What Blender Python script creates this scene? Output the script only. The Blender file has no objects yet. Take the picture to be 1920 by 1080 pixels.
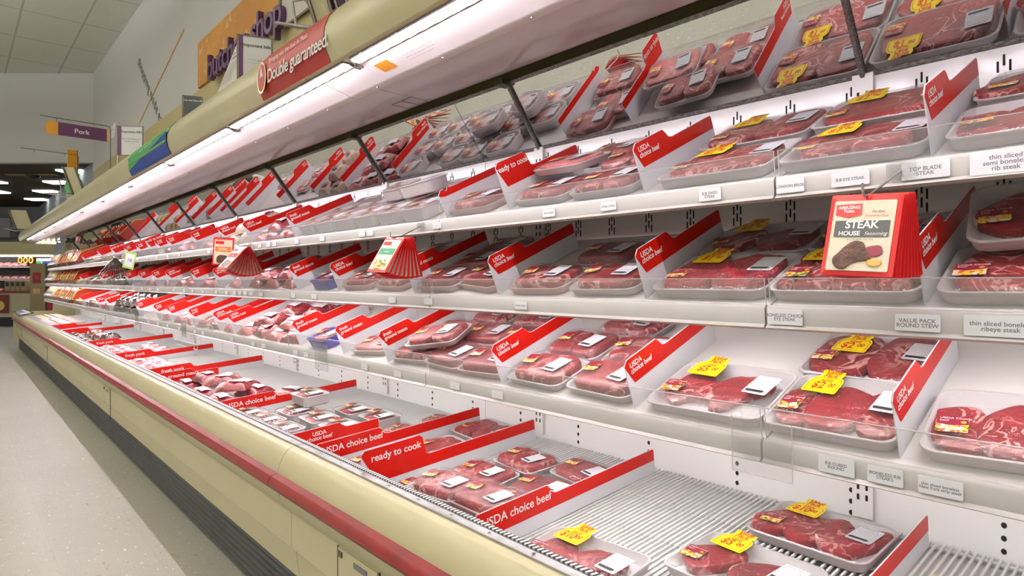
import bpy, bmesh, math, random
from mathutils import Matrix, Vector, noise as mnoise
R_ = random.Random(7)
SC = bpy.context.scene
COL = SC.collection
H = 1.1                                    # eye height of the photographer
FPX = 1180.0
PSI = math.atan(1050 / FPX)
SP, CP = math.sin(PSI), math.cos(PSI)

# ---------------------------------------------------------------- camera
cd = bpy.data.cameras.new('camera')
cd.sensor_width = 36.0
cd.lens = 36.0 * FPX / 1920
cd.clip_start = 0.02
cd.clip_end = 120
cd.shift_y = -14.0 / 1920
cam = bpy.data.objects.new('camera', cd)
COL.objects.link(cam)
cam.location = (0, 0, H)
cam.rotation_euler = (math.pi / 2, 0, -PSI)
SC.camera = cam
# ---------------------------------------------------------------- world, exposure
w = bpy.data.worlds.new('store'); SC.world = w; w.use_nodes = True
w.node_tree.nodes['Background'].inputs[0].default_value = (1.0, 0.96, 0.88, 1)
w.node_tree.nodes['Background'].inputs[1].default_value = 0.56
SC.view_settings.view_transform = 'Standard'
SC.view_settings.look = 'None'
SC.view_settings.gamma = 1.0
SC.view_settings.exposure = 0.15
SC.view_settings.use_curve_mapping = False
cy = SC.cycles
cy.max_bounces = 7; cy.diffuse_bounces = 3; cy.glossy_bounces = 4; cy.transmission_bounces = 4
cy.transparent_max_bounces = 14
cy.caustics_reflective = False; cy.caustics_refractive = False
cy.sample_clamp_indirect = 4.0
LED_STRENGTH = 205.0
SHELF_LED = 44.0
STORE_LIGHT = 5.0

# ================================================================ materials
MATS = {}
def NT(name):
    m = bpy.data.materials.new(name); m.use_nodes = True
    nt = m.node_tree
    return m, nt, nt.nodes['Principled BSDF']
def setp(b, col=None, rough=None, metal=None, spec=None, coat=None, emit=None, es=None):
    if col is not None: b.inputs['Base Color'].default_value = (*col, 1)
    if rough is not None: b.inputs['Roughness'].default_value = rough
    if metal is not None: b.inputs['Metallic'].default_value = metal
    if spec is not None: b.inputs['Specular IOR Level'].default_value = spec
    if coat is not None:
        b.inputs['Coat Weight'].default_value = coat; b.inputs['Coat Roughness'].default_value = 0.06
    if emit is not None:
        b.inputs['Emission Color'].default_value = (*emit, 1); b.inputs['Emission Strength'].default_value = es
def nd(nt, typ, **k):
    n = nt.nodes.new(typ)
    for a, v in k.items(): setattr(n, a, v)
    return n
def mth(nt, op, a, b=None, c=None):
    n = nt.nodes.new('ShaderNodeMath'); n.operation = op
    for i, v in enumerate((a, b, c)):
        if v is None: continue
        if isinstance(v, (int, float)): n.inputs[i].default_value = v
        else: nt.links.new(v, n.inputs[i])
    return n.outputs[0]
def ramp(nt, fac, stops, interp='LINEAR'):
    r = nt.nodes.new('ShaderNodeValToRGB'); r.color_ramp.interpolation = interp
    e = r.color_ramp.elements
    while len(e) < len(stops): e.new(0.5)
    for i, (p, c) in enumerate(stops):
        e[i].position = p; e[i].color = (*c, 1) if len(c) == 3 else c
    nt.links.new(fac, r.inputs[0]); return r.outputs[0]
def coords(nt, scale=(1, 1, 1), rnd=True, which='Object'):
    tc = nt.nodes.new('ShaderNodeTexCoord')
    mp = nt.nodes.new('ShaderNodeMapping'); mp.inputs['Scale'].default_value = scale
    nt.links.new(tc.outputs[which], mp.inputs[0])
    if not rnd: return mp.outputs[0]
    oi = nt.nodes.new('ShaderNodeObjectInfo')
    va = nt.nodes.new('ShaderNodeVectorMath'); va.operation = 'ADD'
    ml = mth(nt, 'MULTIPLY', oi.outputs['Random'], 37.0)
    cmb = nt.nodes.new('ShaderNodeCombineXYZ')
    nt.links.new(ml, cmb.inputs[0]); nt.links.new(ml, cmb.inputs[2])
    nt.links.new(mp.outputs[0], va.inputs[0]); nt.links.new(cmb.outputs[0], va.inputs[1])
    return va.outputs[0]
def noise(nt, vec, scale, detail=3, rough=.55, dist=0):
    n = nt.nodes.new('ShaderNodeTexNoise')
    n.inputs['Scale'].default_value = scale; n.inputs['Detail'].default_value = detail
    n.inputs['Roughness'].default_value = rough; n.inputs['Distortion'].default_value = dist
    nt.links.new(vec, n.inputs['Vector']); return n.outputs['Fac']
def mixc(nt, fac, a, b):
    n = nt.nodes.new('ShaderNodeMix'); n.data_type = 'RGBA'
    if isinstance(fac, (int, float)): n.inputs[0].default_value = fac
    else: nt.links.new(fac, n.inputs[0])
    for i, v in ((6, a), (7, b)):
        if isinstance(v, tuple): n.inputs[i].default_value = (*v, 1)
        else: nt.links.new(v, n.inputs[i])
    return n.outputs[2]
def bump(nt, b, height, strength=.3, dist=.002):
    n = nt.nodes.new('ShaderNodeBump'); n.inputs['Strength'].default_value = strength
    n.inputs['Distance'].default_value = dist
    nt.links.new(height, n.inputs['Height']); nt.links.new(n.outputs[0], b.inputs['Normal'])
def plain(name, col, rough=.5, metal=0., spec=.5, coat=None, var=0.0, vscale=6, emit=None, es=0, bmp=0):
    m, nt, b = NT(name)
    setp(b, col, rough, metal, spec, coat, emit, es)
    v = coords(nt, rnd=False)
    if var:
        n = noise(nt, v, vscale, 4)
        c2 = tuple(c * (1 - var) for c in col)
        nt.links.new(mixc(nt, ramp(nt, n, [(.35, (0, 0, 0)), (.7, (1, 1, 1))]), tuple(col), c2), b.inputs['Base Color'])
    if bmp: bump(nt, b, noise(nt, v, 60, 3), bmp, .002)
    MATS[name] = m; return m

def meat(name, c1, c2, fat, amount=.03, scale=18, ground=False, rough=.34, fine=0.5):
    m, nt, b = NT(name); setp(b, c1, rough, spec=.5)
    v = coords(nt)
    n1 = noise(nt, v, scale, 5, .6, .8)
    base = mixc(nt, ramp(nt, n1, [(.36, (0, 0, 0)), (.64, (1, 1, 1))]), c1, c2)
    if amount > 0:
        n2 = noise(nt, v, scale * .9, 2.5, .55, 1.8)
        ridge = mth(nt, 'ABSOLUTE', mth(nt, 'SUBTRACT', n2, .5))
        fatf = ramp(nt, ridge, [(amount * .35, (1, 1, 1)), (amount, (0, 0, 0))])
        n4 = noise(nt, v, scale * .45, 2)
        fatf = mth(nt, 'MULTIPLY', fatf, ramp(nt, n4, [(.42, (0, 0, 0)), (.55, (1, 1, 1))]))
        n3 = noise(nt, v, scale * 7, 2, .6, 1.5)
        fl = ramp(nt, n3, [(.67, (0, 0, 0)), (.72, (1, 1, 1))])
        fatf = mth(nt, 'MAXIMUM', fatf, mth(nt, 'MULTIPLY', fl, fine))
        base = mixc(nt, mth(nt, 'MULTIPLY', fatf, .8), base, fat)
    g_ = nt.nodes.new('ShaderNodeMapping'); g_.inputs['Scale'].default_value = (1.0, 2.2, 1.0); nt.links.new(v, g_.inputs[0])
    grain = ramp(nt, noise(nt, g_.outputs[0], scale * 9, 3, .65, 1.0), [(.32, (.62, .55, .55)), (.62, (1.08, 1.05, 1.05))])
    mg = nt.nodes.new('ShaderNodeMix'); mg.data_type = 'RGBA'; mg.blend_type = 'MULTIPLY'; mg.inputs[0].default_value = 1.0
    nt.links.new(base, mg.inputs[6]); nt.links.new(grain, mg.inputs[7]); base = mg.outputs[2]
    nt.links.new(base, b.inputs['Base Color'])
    if ground:
        vo = nt.nodes.new('ShaderNodeTexVoronoi'); vo.inputs['Scale'].default_value = 260
        nt.links.new(v, vo.inputs['Vector']); bump(nt, b, vo.outputs['Distance'], .9, .003)
    else:
        bump(nt, b, noise(nt, v, 110, 4, .65), .7, .003)
    MATS[name] = m; return m

def film(name, haze=.05, rough=.07, tint=(1, 1, 1), wrinkle=.5, ior=1.42, wscale=22, dist=.004):
    m, nt, b = NT(name)
    nt.nodes.remove(b)
    out = nt.nodes['Material Output']
    tr = nd(nt, 'ShaderNodeBsdfTransparent'); tr.inputs[0].default_value = (*tint, 1)
    gl = nd(nt, 'ShaderNodeBsdfGlossy'); gl.inputs['Roughness'].default_value = rough
    df = nd(nt, 'ShaderNodeBsdfDiffuse'); df.inputs[0].default_value = (.9, .88, .9, 1)
    lw_ = nd(nt, 'ShaderNodeLayerWeight'); lw_.inputs[0].default_value = .5
    fac_ = mth(nt, 'ADD', mth(nt, 'MULTIPLY', mth(nt, 'POWER', lw_.outputs['Facing'], 4.0), (ior - 1) * 1.6), (ior - 1) ** 2 * .6 + .055)
    mx = nd(nt, 'ShaderNodeMixShader'); mx2 = nd(nt, 'ShaderNodeMixShader'); mx2.inputs[0].default_value = haze
    nt.links.new(tr.outputs[0], mx2.inputs[1]); nt.links.new(df.outputs[0], mx2.inputs[2])
    nt.links.new(fac_, mx.inputs[0]); nt.links.new(mx2.outputs[0], mx.inputs[1]); nt.links.new(gl.outputs[0], mx.inputs[2])
    nt.links.new(mx.outputs[0], out.inputs[0])
    if wrinkle:
        v = coords(nt, (1, 2.6, 1))
        h = noise(nt, v, wscale, 3, .6, 1.2)
        bp = nd(nt, 'ShaderNodeBump'); bp.inputs['Strength'].default_value = wrinkle; bp.inputs['Distance'].default_value = dist
        nt.links.new(h, bp.inputs['Height'])
        nt.links.new(bp.outputs[0], gl.inputs['Normal']); nt.links.new(bp.outputs[0], lw_.inputs['Normal'])
    MATS[name] = m; return m

plain('case_cream', (.56, .505, .295), .28, var=.08, vscale=3)
plain('case_panel', (.585, .525, .32), .38, var=.07, vscale=2)
plain('rail_red', (.24, .013, .010), .34, var=.35, vscale=14)
plain('kick_dark', (.045, .044, .043), .5, var=.3, vscale=5)
plain('white_enamel', (.84, .82, .80), .14)
plain('white_enamel_shelf', (.82, .80, .77), .22)
plain('rail_enamel', (.50, .48, .45), .25)
plain('wire_white', (.83, .83, .82), .3)
plain('metal', (.50, .50, .50), .32, metal=.9, var=.3, vscale=20)
plain('dark_metal', (.13, .12, .10), .38, metal=.6)
plain('black', (.012, .012, .014), .4)
plain('slot_black', (.01, .01, .01), .9)
plain('rubber_black', (.03, .03, .03), .6)
plain('sign_red', (.60, .010, .005), .28, spec=.35)
plain('sign_red_edge', (.85, .6, .58), .4)
plain('sign_white', (.80, .80, .84), .3)
plain('lettering_white', (.88, .86, .84), .5)
plain('lettering_black', (.02, .02, .02), .5)
plain('lettering_grey', (.16, .15, .17), .5)
plain('tag_yellow', (.98, .80, .01), .35)
plain('tag_red', (.72, .05, .01), .4)
plain('maroon', (.23, .012, .035), .35)
plain('paper', (.84, .84, .86), .45)
plain('cream_paper', (.78, .70, .52), .4)
plain('foam', (.86, .83, .84), .42)
plain('foam_pink', (.84, .66, .66), .42)
for fm_ in ('foam', 'foam_pink'):
    nt_ = MATS[fm_].node_tree; out_ = nt_.nodes['Material Output']; bb_ = nt_.nodes['Principled BSDF']
    tl_ = nt_.nodes.new('ShaderNodeBsdfTranslucent'); tl_.inputs[0].default_value = (.95, .90, .92, 1) if fm_ == 'foam' else (.95, .72, .72, 1)
    mx_ = nt_.nodes.new('ShaderNodeMixShader'); mx_.inputs[0].default_value = .38
    nt_.links.new(bb_.outputs[0], mx_.inputs[1]); nt_.links.new(tl_.outputs[0], mx_.inputs[2]); nt_.links.new(mx_.outputs[0], out_.inputs[0])
plain('purple', (.09, .022, .085), .4)
plain('purple_letter', (.085, .03, .10), .35)
plain('orange', (.72, .33, .03), .45)
plain('packet_red', (.66, .018, .02), .18)
plain('packet_dark', (.05, .012, .012), .2)
plain('banner', (.05, .05, .05), .3)
plain('banner_orange', (.75, .22, .03), .3)
plain('green', (.06, .30, .08), .3)
plain('green_print', (.02, .25, .12), .3)
plain('light_green', (.35, .62, .10), .4)
plain('blue', (.02, .06, .30), .3)
plain('blue_tray', (.05, .04, .38), .3)
plain('cardboard', (.66, .53, .35), .6, var=.1, vscale=10)
plain('pack_red', (.40, .03, .015), .2, coat=.6)
plain('pack_brown', (.12, .018, .01), .25)
plain('pack_yellow', (.75, .55, .08), .25, coat=.5)
plain('pack_orange', (.85, .38, .04), .25, coat=.5)
plain('sticker_red', (.36, .022, .014), .4)
plain('sticker_green', (.05, .25, .07), .45, spec=.3)
plain('sticker_blue', (.02, .05, .22), .5, spec=.2)
plain('sticker_orange', (.9, .35, .02), .4)
plain('brown_box', (.36, .27, .14), .6)
plain('box_red', (.35, .02, .02), .5)
plain('wall_paint', (.60, .60, .58), .7)
plain('wall_grey', (.34, .35, .36), .7)
plain('wall_tan', (.50, .42, .21), .6)
plain('white_panel', (.66, .63, .56), .6)
plain('letter_vinyl', (.07, .065, .075), .5)
plain('fat', (.80, .60, .52), .4)
plain('housing', (.86, .80, .81), .35)
plain('fluorescent', (.9, .9, .9), .5, emit=(.86, .95, 1.0), es=5.0)
plain('store_fluorescent', (.9, .9, .9), .5, emit=(1.0, .97, .90), es=STORE_LIGHT)
plain('store_uplight', (.9, .9, .9), .5, emit=(1.0, .98, .94), es=44.0)  # extra upward glow added to lighten the ceiling and upper wall
plain('shelf_led_low', (1, 1, 1), .3, emit=(1.0, .95, .95), es=SHELF_LED * 1.15)
plain('far_led', (1, 1, 1), .3, emit=(1.0, .95, .97), es=14.0)
plain('led', (1, 1, 1), .3, emit=(1.0, .90, .985), es=LED_STRENGTH)
plain('led_lens', (.9, .88, .9), .2, emit=(1.0, .90, .95), es=1.0)
plain('channel_grey', (.16, .15, .15), .3, metal=.5)
plain('shelf_led', (1, 1, 1), .3, emit=(1.0, .94, .95), es=SHELF_LED)
meat('beef', (.38, .018, .029), (.23, .008, .014), (.86, .46, .42), .035, 15, fine=.30)
meat('beef_marbled', (.34, .015, .024), (.21, .007, .012), (.88, .48, .44), .055, 12, fine=.45)
meat('beef_dark', (.30, .024, .036), (.17, .012, .022), (.62, .30, .28), .02, 18, fine=.18)
meat('beef_ground', (.42, .028, .044), (.28, .014, .024), (.85, .42, .38), .02, 40, ground=True, fine=.25)
meat('pork', (.80, .27, .26), (.66, .16, .17), (.90, .62, .58), .045, 14, fine=.3)
meat('pork_pale', (.86, .50, .50), (.78, .36, .37), (.92, .76, .72), .05, 12, fine=.3)
meat('feet', (.74, .56, .42), (.58, .36, .26), (.85, .75, .62), .06, 30, fine=.3)
meat('cooked', (.10, .030, .015), (.045, .014, .01), (.22, .09, .04), .05, 120, fine=.3)
film('film', .02, .06, wrinkle=.6, ior=1.17, wscale=30)
film('film_tight', .02, .05, wrinkle=1.0, wscale=70, dist=.003, ior=1.22)
film('acrylic', .045, .04, tint=(.97, .97, .97), wrinkle=0, ior=1.5)
film('acrylic_edge', .45, .2, wrinkle=0)

# bags: meat seen through glossy crumpled plastic
def bag_mat(name, c1, c2, fat, amt=.04, sc=22):
    m = meat(name, c1, c2, fat, amt, sc, rough=.28, fine=.45)
    b = m.node_tree.nodes['Principled BSDF']
    b.inputs['Coat Weight'].default_value = .9; b.inputs['Coat Roughness'].default_value = .08
    nt = m.node_tree
    n = noise(nt, coords(nt, (1, 2.2, 1)), 26, 3, .6, 1.0)
    bp = nd(nt, 'ShaderNodeBump'); bp.inputs['Strength'].default_value = .6; bp.inputs['Distance'].default_value = .006
    nt.links.new(n, bp.inputs['Height']); nt.links.new(bp.outputs[0], b.inputs['Coat Normal'])
bag_mat('bag_beef', (.36, .016, .028), (.16, .008, .016), (.7, .35, .35), .02)
bag_mat('bag_pork', (.76, .22, .24), (.58, .12, .14), (.9, .68, .66), .06)
bag_mat('bag_pink', (.85, .38, .42), (.70, .22, .28), (.92, .80, .80), .09, 34)
bag_mat('bag_feet', (.76, .60, .46), (.55, .36, .26), (.88, .80, .70), .08, 34)
bag_mat('bag_black', (.012, .012, .014), (.04, .012, .012), (.45, .22, .10), .012, 30)
bag_mat('bag_sausage', (.28, .03, .02), (.10, .015, .01), (.75, .45, .2), .03, 40)
bag_mat('bag_yellow', (.80, .55, .10), (.65, .50, .22), (.85, .80, .5), .05, 30)

# canopy underside: satin white with soft reflections
m, nt, b = NT('canopy_white'); setp(b, (.80, .72, .74), .11, spec=.9); MATS['canopy_white'] = m
# mirror, slightly worn
m, nt, b = NT('mirror'); setp(b, (.86, .88, .86), .015, metal=1.0)
v = coords(nt, rnd=False)
sp = ramp(nt, noise(nt, v, 220, 2), [(.75, (0, 0, 0)), (.78, (1, 1, 1))])
nt.links.new(mixc(nt, mth(nt, 'MULTIPLY', sp, .7), (.86, .88, .86), (.25, .25, .22)), b.inputs['Base Color'])
MATS['mirror'] = m
# mottled metal trim
m, nt, b = NT('mottled_trim'); setp(b, (.2, .2, .2), .35, metal=.4)
nt.links.new(ramp(nt, noise(nt, coords(nt, (1, .35, 1), False), 260, 4, .7), [(.40, (.10, .09, .09)), (.62, (.30, .28, .28))]), b.inputs['Base Color'])
MATS['mottled_trim'] = m
# price label: printed rows
m, nt, b = NT('price_print'); setp(b, (.84, .85, .88), .4)
tc = nt.nodes.new('ShaderNodeTexCoord'); sx = nt.nodes.new('ShaderNodeSeparateXYZ'); nt.links.new(tc.outputs['Object'], sx.inputs[0])
rows = mth(nt, 'GREATER_THAN', mth(nt, 'SINE', mth(nt, 'MULTIPLY', sx.outputs[1], 1500)), .1)
nz = noise(nt, coords(nt, (6, 1, 1), True), 150, 2)
ink = mth(nt, 'MULTIPLY', rows, ramp(nt, nz, [(.40, (0, 0, 0)), (.46, (1, 1, 1))]))
nt.links.new(mixc(nt, mth(nt, 'MULTIPLY', ink, .55), (.74, .75, .80), (.12, .12, .15)), b.inputs['Base Color'])
MATS['price_print'] = m
# food picture on brand stickers
m, nt, b = NT('food_print'); setp(b, (.8, .6, .3), .35)
vo = nt.nodes.new('ShaderNodeTexVoronoi'); vo.inputs['Scale'].default_value = 170; nt.links.new(coords(nt), vo.inputs['Vector'])
sr = nt.nodes.new('ShaderNodeSeparateColor'); nt.links.new(vo.outputs['Color'], sr.inputs[0])
nt.links.new(ramp(nt, sr.outputs[0], [(0, (.82, .76, .66)), (.22, (.85, .42, .04)), (.42, (.45, .14, .04)), (.58, (.92, .62, .06)), (.76, (.05, .16, .03)), (.86, (.75, .10, .03)), (.94, (.85, .8, .72))], 'CONSTANT'), b.inputs['Base Color'])
MATS['food_print'] = m
# barcode-like stripes for sausage wrappers
m, nt, b = NT('bright_print'); setp(b, (.5, .5, .5), .25, coat=.5)
vo = nt.nodes.new('ShaderNodeTexVoronoi'); vo.inputs['Scale'].default_value = 60; nt.links.new(coords(nt), vo.inputs['Vector'])
sr = nt.nodes.new('ShaderNodeSeparateColor'); nt.links.new(vo.outputs['Color'], sr.inputs[0])
nt.links.new(ramp(nt, sr.outputs[0], [(0, (.7, .7, .72)), (.25, (.5, .03, .02)), (.5, (.8, .5, .08)), (.68, (.03, .05, .3)), (.85, (.06, .02, .02))], 'CONSTANT'), b.inputs['Base Color'])
MATS['bright_print'] = m
# striped grille
m, nt, b = NT('striped'); setp(b, (.5, .5, .5), .4)
tc = nt.nodes.new('ShaderNodeTexCoord'); sx = nt.nodes.new('ShaderNodeSeparateXYZ'); nt.links.new(tc.outputs['Object'], sx.inputs[0])
st = mth(nt, 'GREATER_THAN', mth(nt, 'SINE', mth(nt, 'MULTIPLY', mth(nt, 'ADD', sx.outputs[1], mth(nt, 'MULTIPLY', sx.outputs[0], .9)), 520)), 0)
nt.links.new(mixc(nt, st, (.02, .02, .02), (.75, .72, .72)), b.inputs['Base Color']); MATS['striped'] = m
# ceilings and floor
def grid_mat(name, base, line, sx_, sy_, ox, oy, lw, rough=.8, extra=None):
    m, nt, b = NT(name); setp(b, base, rough)
    g = nt.nodes.new('ShaderNodeNewGeometry'); s = nt.nodes.new('ShaderNodeSeparateXYZ'); nt.links.new(g.outputs['Position'], s.inputs[0])
    def ln(c, size, off):
        f = mth(nt, 'FRACT', mth(nt, 'DIVIDE', mth(nt, 'ADD', c, 100 * size - off), size))
        return mth(nt, 'LESS_THAN', mth(nt, 'ABSOLUTE', mth(nt, 'SUBTRACT', f, .5)), lw / size)
    k = mth(nt, 'MAXIMUM', ln(s.outputs[0], sx_, ox + sx_ * .5), ln(s.outputs[1], sy_, oy + sy_ * .5))
    src = base
    if extra: src = extra(nt, g.outputs['Position'])
    nt.links.new(mixc(nt, k, src, line), b.inputs['Base Color']); MATS[name] = m
def ceil_extra(nt, P):
    n = noise(nt, P, 90, 3); return mixc(nt, ramp(nt, n, [(.4, (0, 0, 0)), (.65, (1, 1, 1))]), (.80, .79, .72), (.72, .71, .64))
def floor_extra(nt, P):
    mp = nt.nodes.new('ShaderNodeMapping'); mp.inputs['Scale'].default_value = (1, .45, 1); nt.links.new(P, mp.inputs[0])
    n = noise(nt, mp.outputs[0], 55, 3, .6, .6)
    n2 = noise(nt, P, 1.3, 3)
    a = mixc(nt, ramp(nt, n2, [(.3, (0, 0, 0)), (.7, (1, 1, 1))]), (.46, .44, .38), (.41, .39, .335))
    a = mixc(nt, ramp(nt, n, [(.63, (0, 0, 0)), (.68, (1, 1, 1))]), a, (.36, .31, .22))
    n3 = noise(nt, mp.outputs[0], 75, 2, .6, .4)
    return mixc(nt, ramp(nt, n3, [(.66, (0, 0, 0)), (.70, (1, 1, 1))]), a, (.70, .69, .64))
def brown_extra(nt, P):
    n = noise(nt, P, 2, 3); return mixc(nt, n, (.060, .036, .018), (.042, .026, .014))
grid_mat('ceiling_tile', (.62, .6, .55), (.52, .51, .47), .695, 1.2, .0, -.14, .012, extra=ceil_extra)
grid_mat('floor_tile', (.6, .58, .5), (.40, .37, .30), .305, .305, .0, .0, .0012, .42, extra=floor_extra)
grid_mat('brown_ceiling', (.05, .03, .02), (.20, .15, .09), 2.6, 40, .35, 5, .03, extra=brown_extra)
# wall mural: orange panel with pale leaves
m, nt, b = NT('mural'); setp(b, (.7, .33, .05), .6)
v = coords(nt, (1, 1, 1), False)
c_ = mixc(nt, ramp(nt, noise(nt, v, 1.6, 3), [(.35, (0, 0, 0)), (.65, (1, 1, 1))]), (.62, .30, .055), (.50, .22, .035))
c_ = mixc(nt, ramp(nt, noise(nt, v, 4.5, 2, .5, 2.0), [(.62, (0, 0, 0)), (.68, (.45, .45, .45))]), c_, (.75, .60, .35))
nt.links.new(c_, b.inputs['Base Color']); MATS['mural'] = m

# ================================================================ mesh builder
class MB:
    def __init__(s): s.v = []; s.f = []; s.m = []; s.mats = []
    def mi(s, name):
        if name not in s.mats: s.mats.append(name)
        return s.mats.index(name)
    def add(s, vs, fs, mat):
        o = len(s.v); s.v += [tuple(p) for p in vs]; k = s.mi(mat)
        for f in fs: s.f.append([i + o for i in f]); s.m.append(k)
        return s
    def box(s, x0, x1, y0, y1, z0, z1, mat):
        vs = [(x, y, z) for x in (x0, x1) for y in (y0, y1) for z in (z0, z1)]
        return s.add(vs, [(0, 1, 3, 2), (4, 6, 7, 5), (0, 4, 5, 1), (2, 3, 7, 6), (0, 2, 6, 4), (1, 5, 7, 3)], mat)
    def quad(s, a, b, c, d, mat): return s.add([a, b, c, d], [(0, 1, 2, 3)], mat)
    def prism_y(s, prof, y0, y1, mat):           # profile in (x, z)
        n = len(prof)
        vs = [(x, y0, z) for x, z in prof] + [(x, y1, z) for x, z in prof]
        fs = [(i, (i + 1) % n, n + (i + 1) % n, n + i) for i in range(n)] + [tuple(range(n))[::-1], tuple(range(n, 2 * n))]
        return s.add(vs, fs, mat)
    def plate(s, outline, z0, z1, mat, frame='xy'):    # extruded outline
        n = len(outline)
        if frame == 'xy': P = lambda p, z: (p[0], p[1], z)
        else: P = lambda p, z: (z, p[0], p[1])
        vs = [P(p, z0) for p in outline] + [P(p, z1) for p in outline]
        fs = [(i, (i + 1) % n, n + (i + 1) % n, n + i) for i in range(n)] + [tuple(range(n))[::-1], tuple(range(n, 2 * n))]
        return s.add(vs, fs, mat)
    def loft(s, loops, mat, cap0=True, cap1=True):
        n = len(loops[0]); vs = [p for l in loops for p in l]; fs = []
        for k in range(len(loops) - 1):
            for i in range(n): fs.append((k * n + i, k * n + (i + 1) % n, (k + 1) * n + (i + 1) % n, (k + 1) * n + i))
        if cap0: fs.append(tuple(range(n))[::-1])
        if cap1: fs.append(tuple(range((len(loops) - 1) * n, len(loops) * n)))
        return s.add(vs, fs, mat)
    def tube(s, pts, r, mat, n=6):
        pts = [Vector(p) for p in pts]; loops = []
        for i, p in enumerate(pts):
            d = (pts[min(i + 1, len(pts) - 1)] - pts[max(i - 1, 0)]).normalized()
            u = d.orthogonal().normalized() if i == 0 else (u - d * u.dot(d)).normalized()
            w_ = d.cross(u)
            loops.append([p + u * r * math.cos(2 * math.pi * k / n) + w_ * r * math.sin(2 * math.pi * k / n) for k in range(n)])
        return s.loft(loops, mat)
    def mesh(s, name, smooth=True, fix=True):
        me = bpy.data.meshes.new(name)
        me.from_pydata(s.v, [], s.f)
        for mn in s.mats: me.materials.append(MATS[mn])
        for i, p in enumerate(me.polygons): p.material_index = s.m[i]
        if fix:
            bm = bmesh.new(); bm.from_mesh(me); bmesh.ops.recalc_face_normals(bm, faces=bm.faces); bm.to_mesh(me); bm.free()
        if smooth:
            me.shade_smooth()
            bm = bmesh.new(); bm.from_mesh(me)
            for e in bm.edges:
                if len(e.link_faces) == 2 and e.calc_face_angle(0) > math.radians(38): e.smooth = False
            bm.to_mesh(me); bm.free()
        return me
def rr(w, d, r, n=5, cx=0, cy=0):
    out = []
    for sx, sy, a0 in ((1, 1, 0), (-1, 1, 90), (-1, -1, 180), (1, -1, 270)):
        for k in range(n + 1):
            a = math.radians(a0 + 90 * k / n)
            out.append((cx + sx * (w / 2 - r) + r * math.cos(a), cy + sy * (d / 2 - r) + r * math.sin(a)))
    return out

def obj(name, me, parent=None, M=None, label=None):
    o = bpy.data.objects.new(name, me); COL.objects.link(o)
    if parent is not None: o.parent = parent
    if M is not None: o.matrix_local = M
    if label: o['label'] = label
    return o
def tag(o, label, cat, group=None):
    o['label'] = label; o['category'] = cat
    if group: o['group'] = group
    return o
def thing(name, label, cat, M=None, group=None):
    o = bpy.data.objects.new(name, None); o.empty_display_size = .03; COL.objects.link(o)
    if M is not None: o.matrix_world = M
    return tag(o, label, cat, group)
def struct(name, mb, **k):
    o = obj(name, mb.mesh(name, **k)); o['kind'] = 'structure'; return o

_txt = {}
def text_mesh(body, size, mat, align='CENTER', extrude=0.0, bold=0.0, spacing=1.0, line=1.0, shear=0):
    key = (body, round(size, 5), mat, align, extrude, bold, spacing, shear)
    if key in _txt: return _txt[key]
    cu = bpy.data.curves.new('lettering', 'FONT')
    cu.body = body; cu.size = size; cu.align_x = align; cu.align_y = 'CENTER'
    cu.extrude = extrude; cu.offset = bold; cu.space_character = spacing; cu.space_line = line; cu.shear = shear
    cu.resolution_u = 3
    o = bpy.data.objects.new('lettering', cu); COL.objects.link(o)
    dg = bpy.context.evaluated_depsgraph_get(); dg.update()
    me = bpy.data.meshes.new_from_object(o.evaluated_get(dg))
    bpy.data.objects.remove(o)
    me.materials.clear(); me.materials.append(MATS[mat])
    _txt[key] = me; return me

def T(x, y, z): return Matrix.Translation((x, y, z))
def RZ(d): return Matrix.Rotation(math.radians(d), 4, 'Z')
def RX(d): return Matrix.Rotation(math.radians(d), 4, 'X')
def RY(d): return Matrix.Rotation(math.radians(d), 4, 'Y')
# frame with local x -> -Y (towards the photographer), y -> into the case and up, z -> shelf normal
class Level:
    def __init__(s, name, a0, h0, th, depth): s.name, s.a0, s.h0, s.th, s.depth = name, a0, h0, th, depth
    def M(s, t, v, w=0, rz=0):
        c, n = math.cos(math.radians(s.th)), math.sin(math.radians(s.th))
        B = Matrix(((0, c, -n, s.a0 + v * c - w * n), (-1, 0, 0, t), (0, n, c, H + s.h0 + v * n + w * c), (0, 0, 0, 1)))
        return B @ RZ(rz)
    def pix(s, px, py, w=0.03):                  # photo position -> place on this shelf
        tt = math.tan(math.radians(s.th)); h0 = s.h0 + w
        u, q = (px - 960) / FPX, (526 - py) / FPX
        D = (h0 - s.a0 * tt) / (q - (SP + u * CP) * tt)
        a, t = D * (SP + u * CP), D * (CP - u * SP)
        return t, (a - s.a0) / math.cos(math.radians(s.th))
DECK = Level('bottom deck', .85, -.61, 5, .70)
S3 = Level('lowest shelf', 1.085, -.285, 21, .48)
S2 = Level('middle shelf', 1.10, -.048, 23, .46)
S1 = Level('top shelf', 1.135, .186, 25, .425)
MX = Matrix(((0, 0, -1, 0), (-1, 0, 0, 0), (0, 1, 0, 0), (0, 0, 0, 1)))   # sign plane facing the aisle (x -> -Y, y -> up)
def face_aisle(a, t, z): return T(a, t, z) @ MX
def t_at(a, px):
    u = (px - 960) / FPX; return a * (CP - u * SP) / (SP + u * CP)
def h_at(a, px, py):
    t = t_at(a, px); return (526 - py) * (a * SP + t * CP) / FPX

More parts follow.
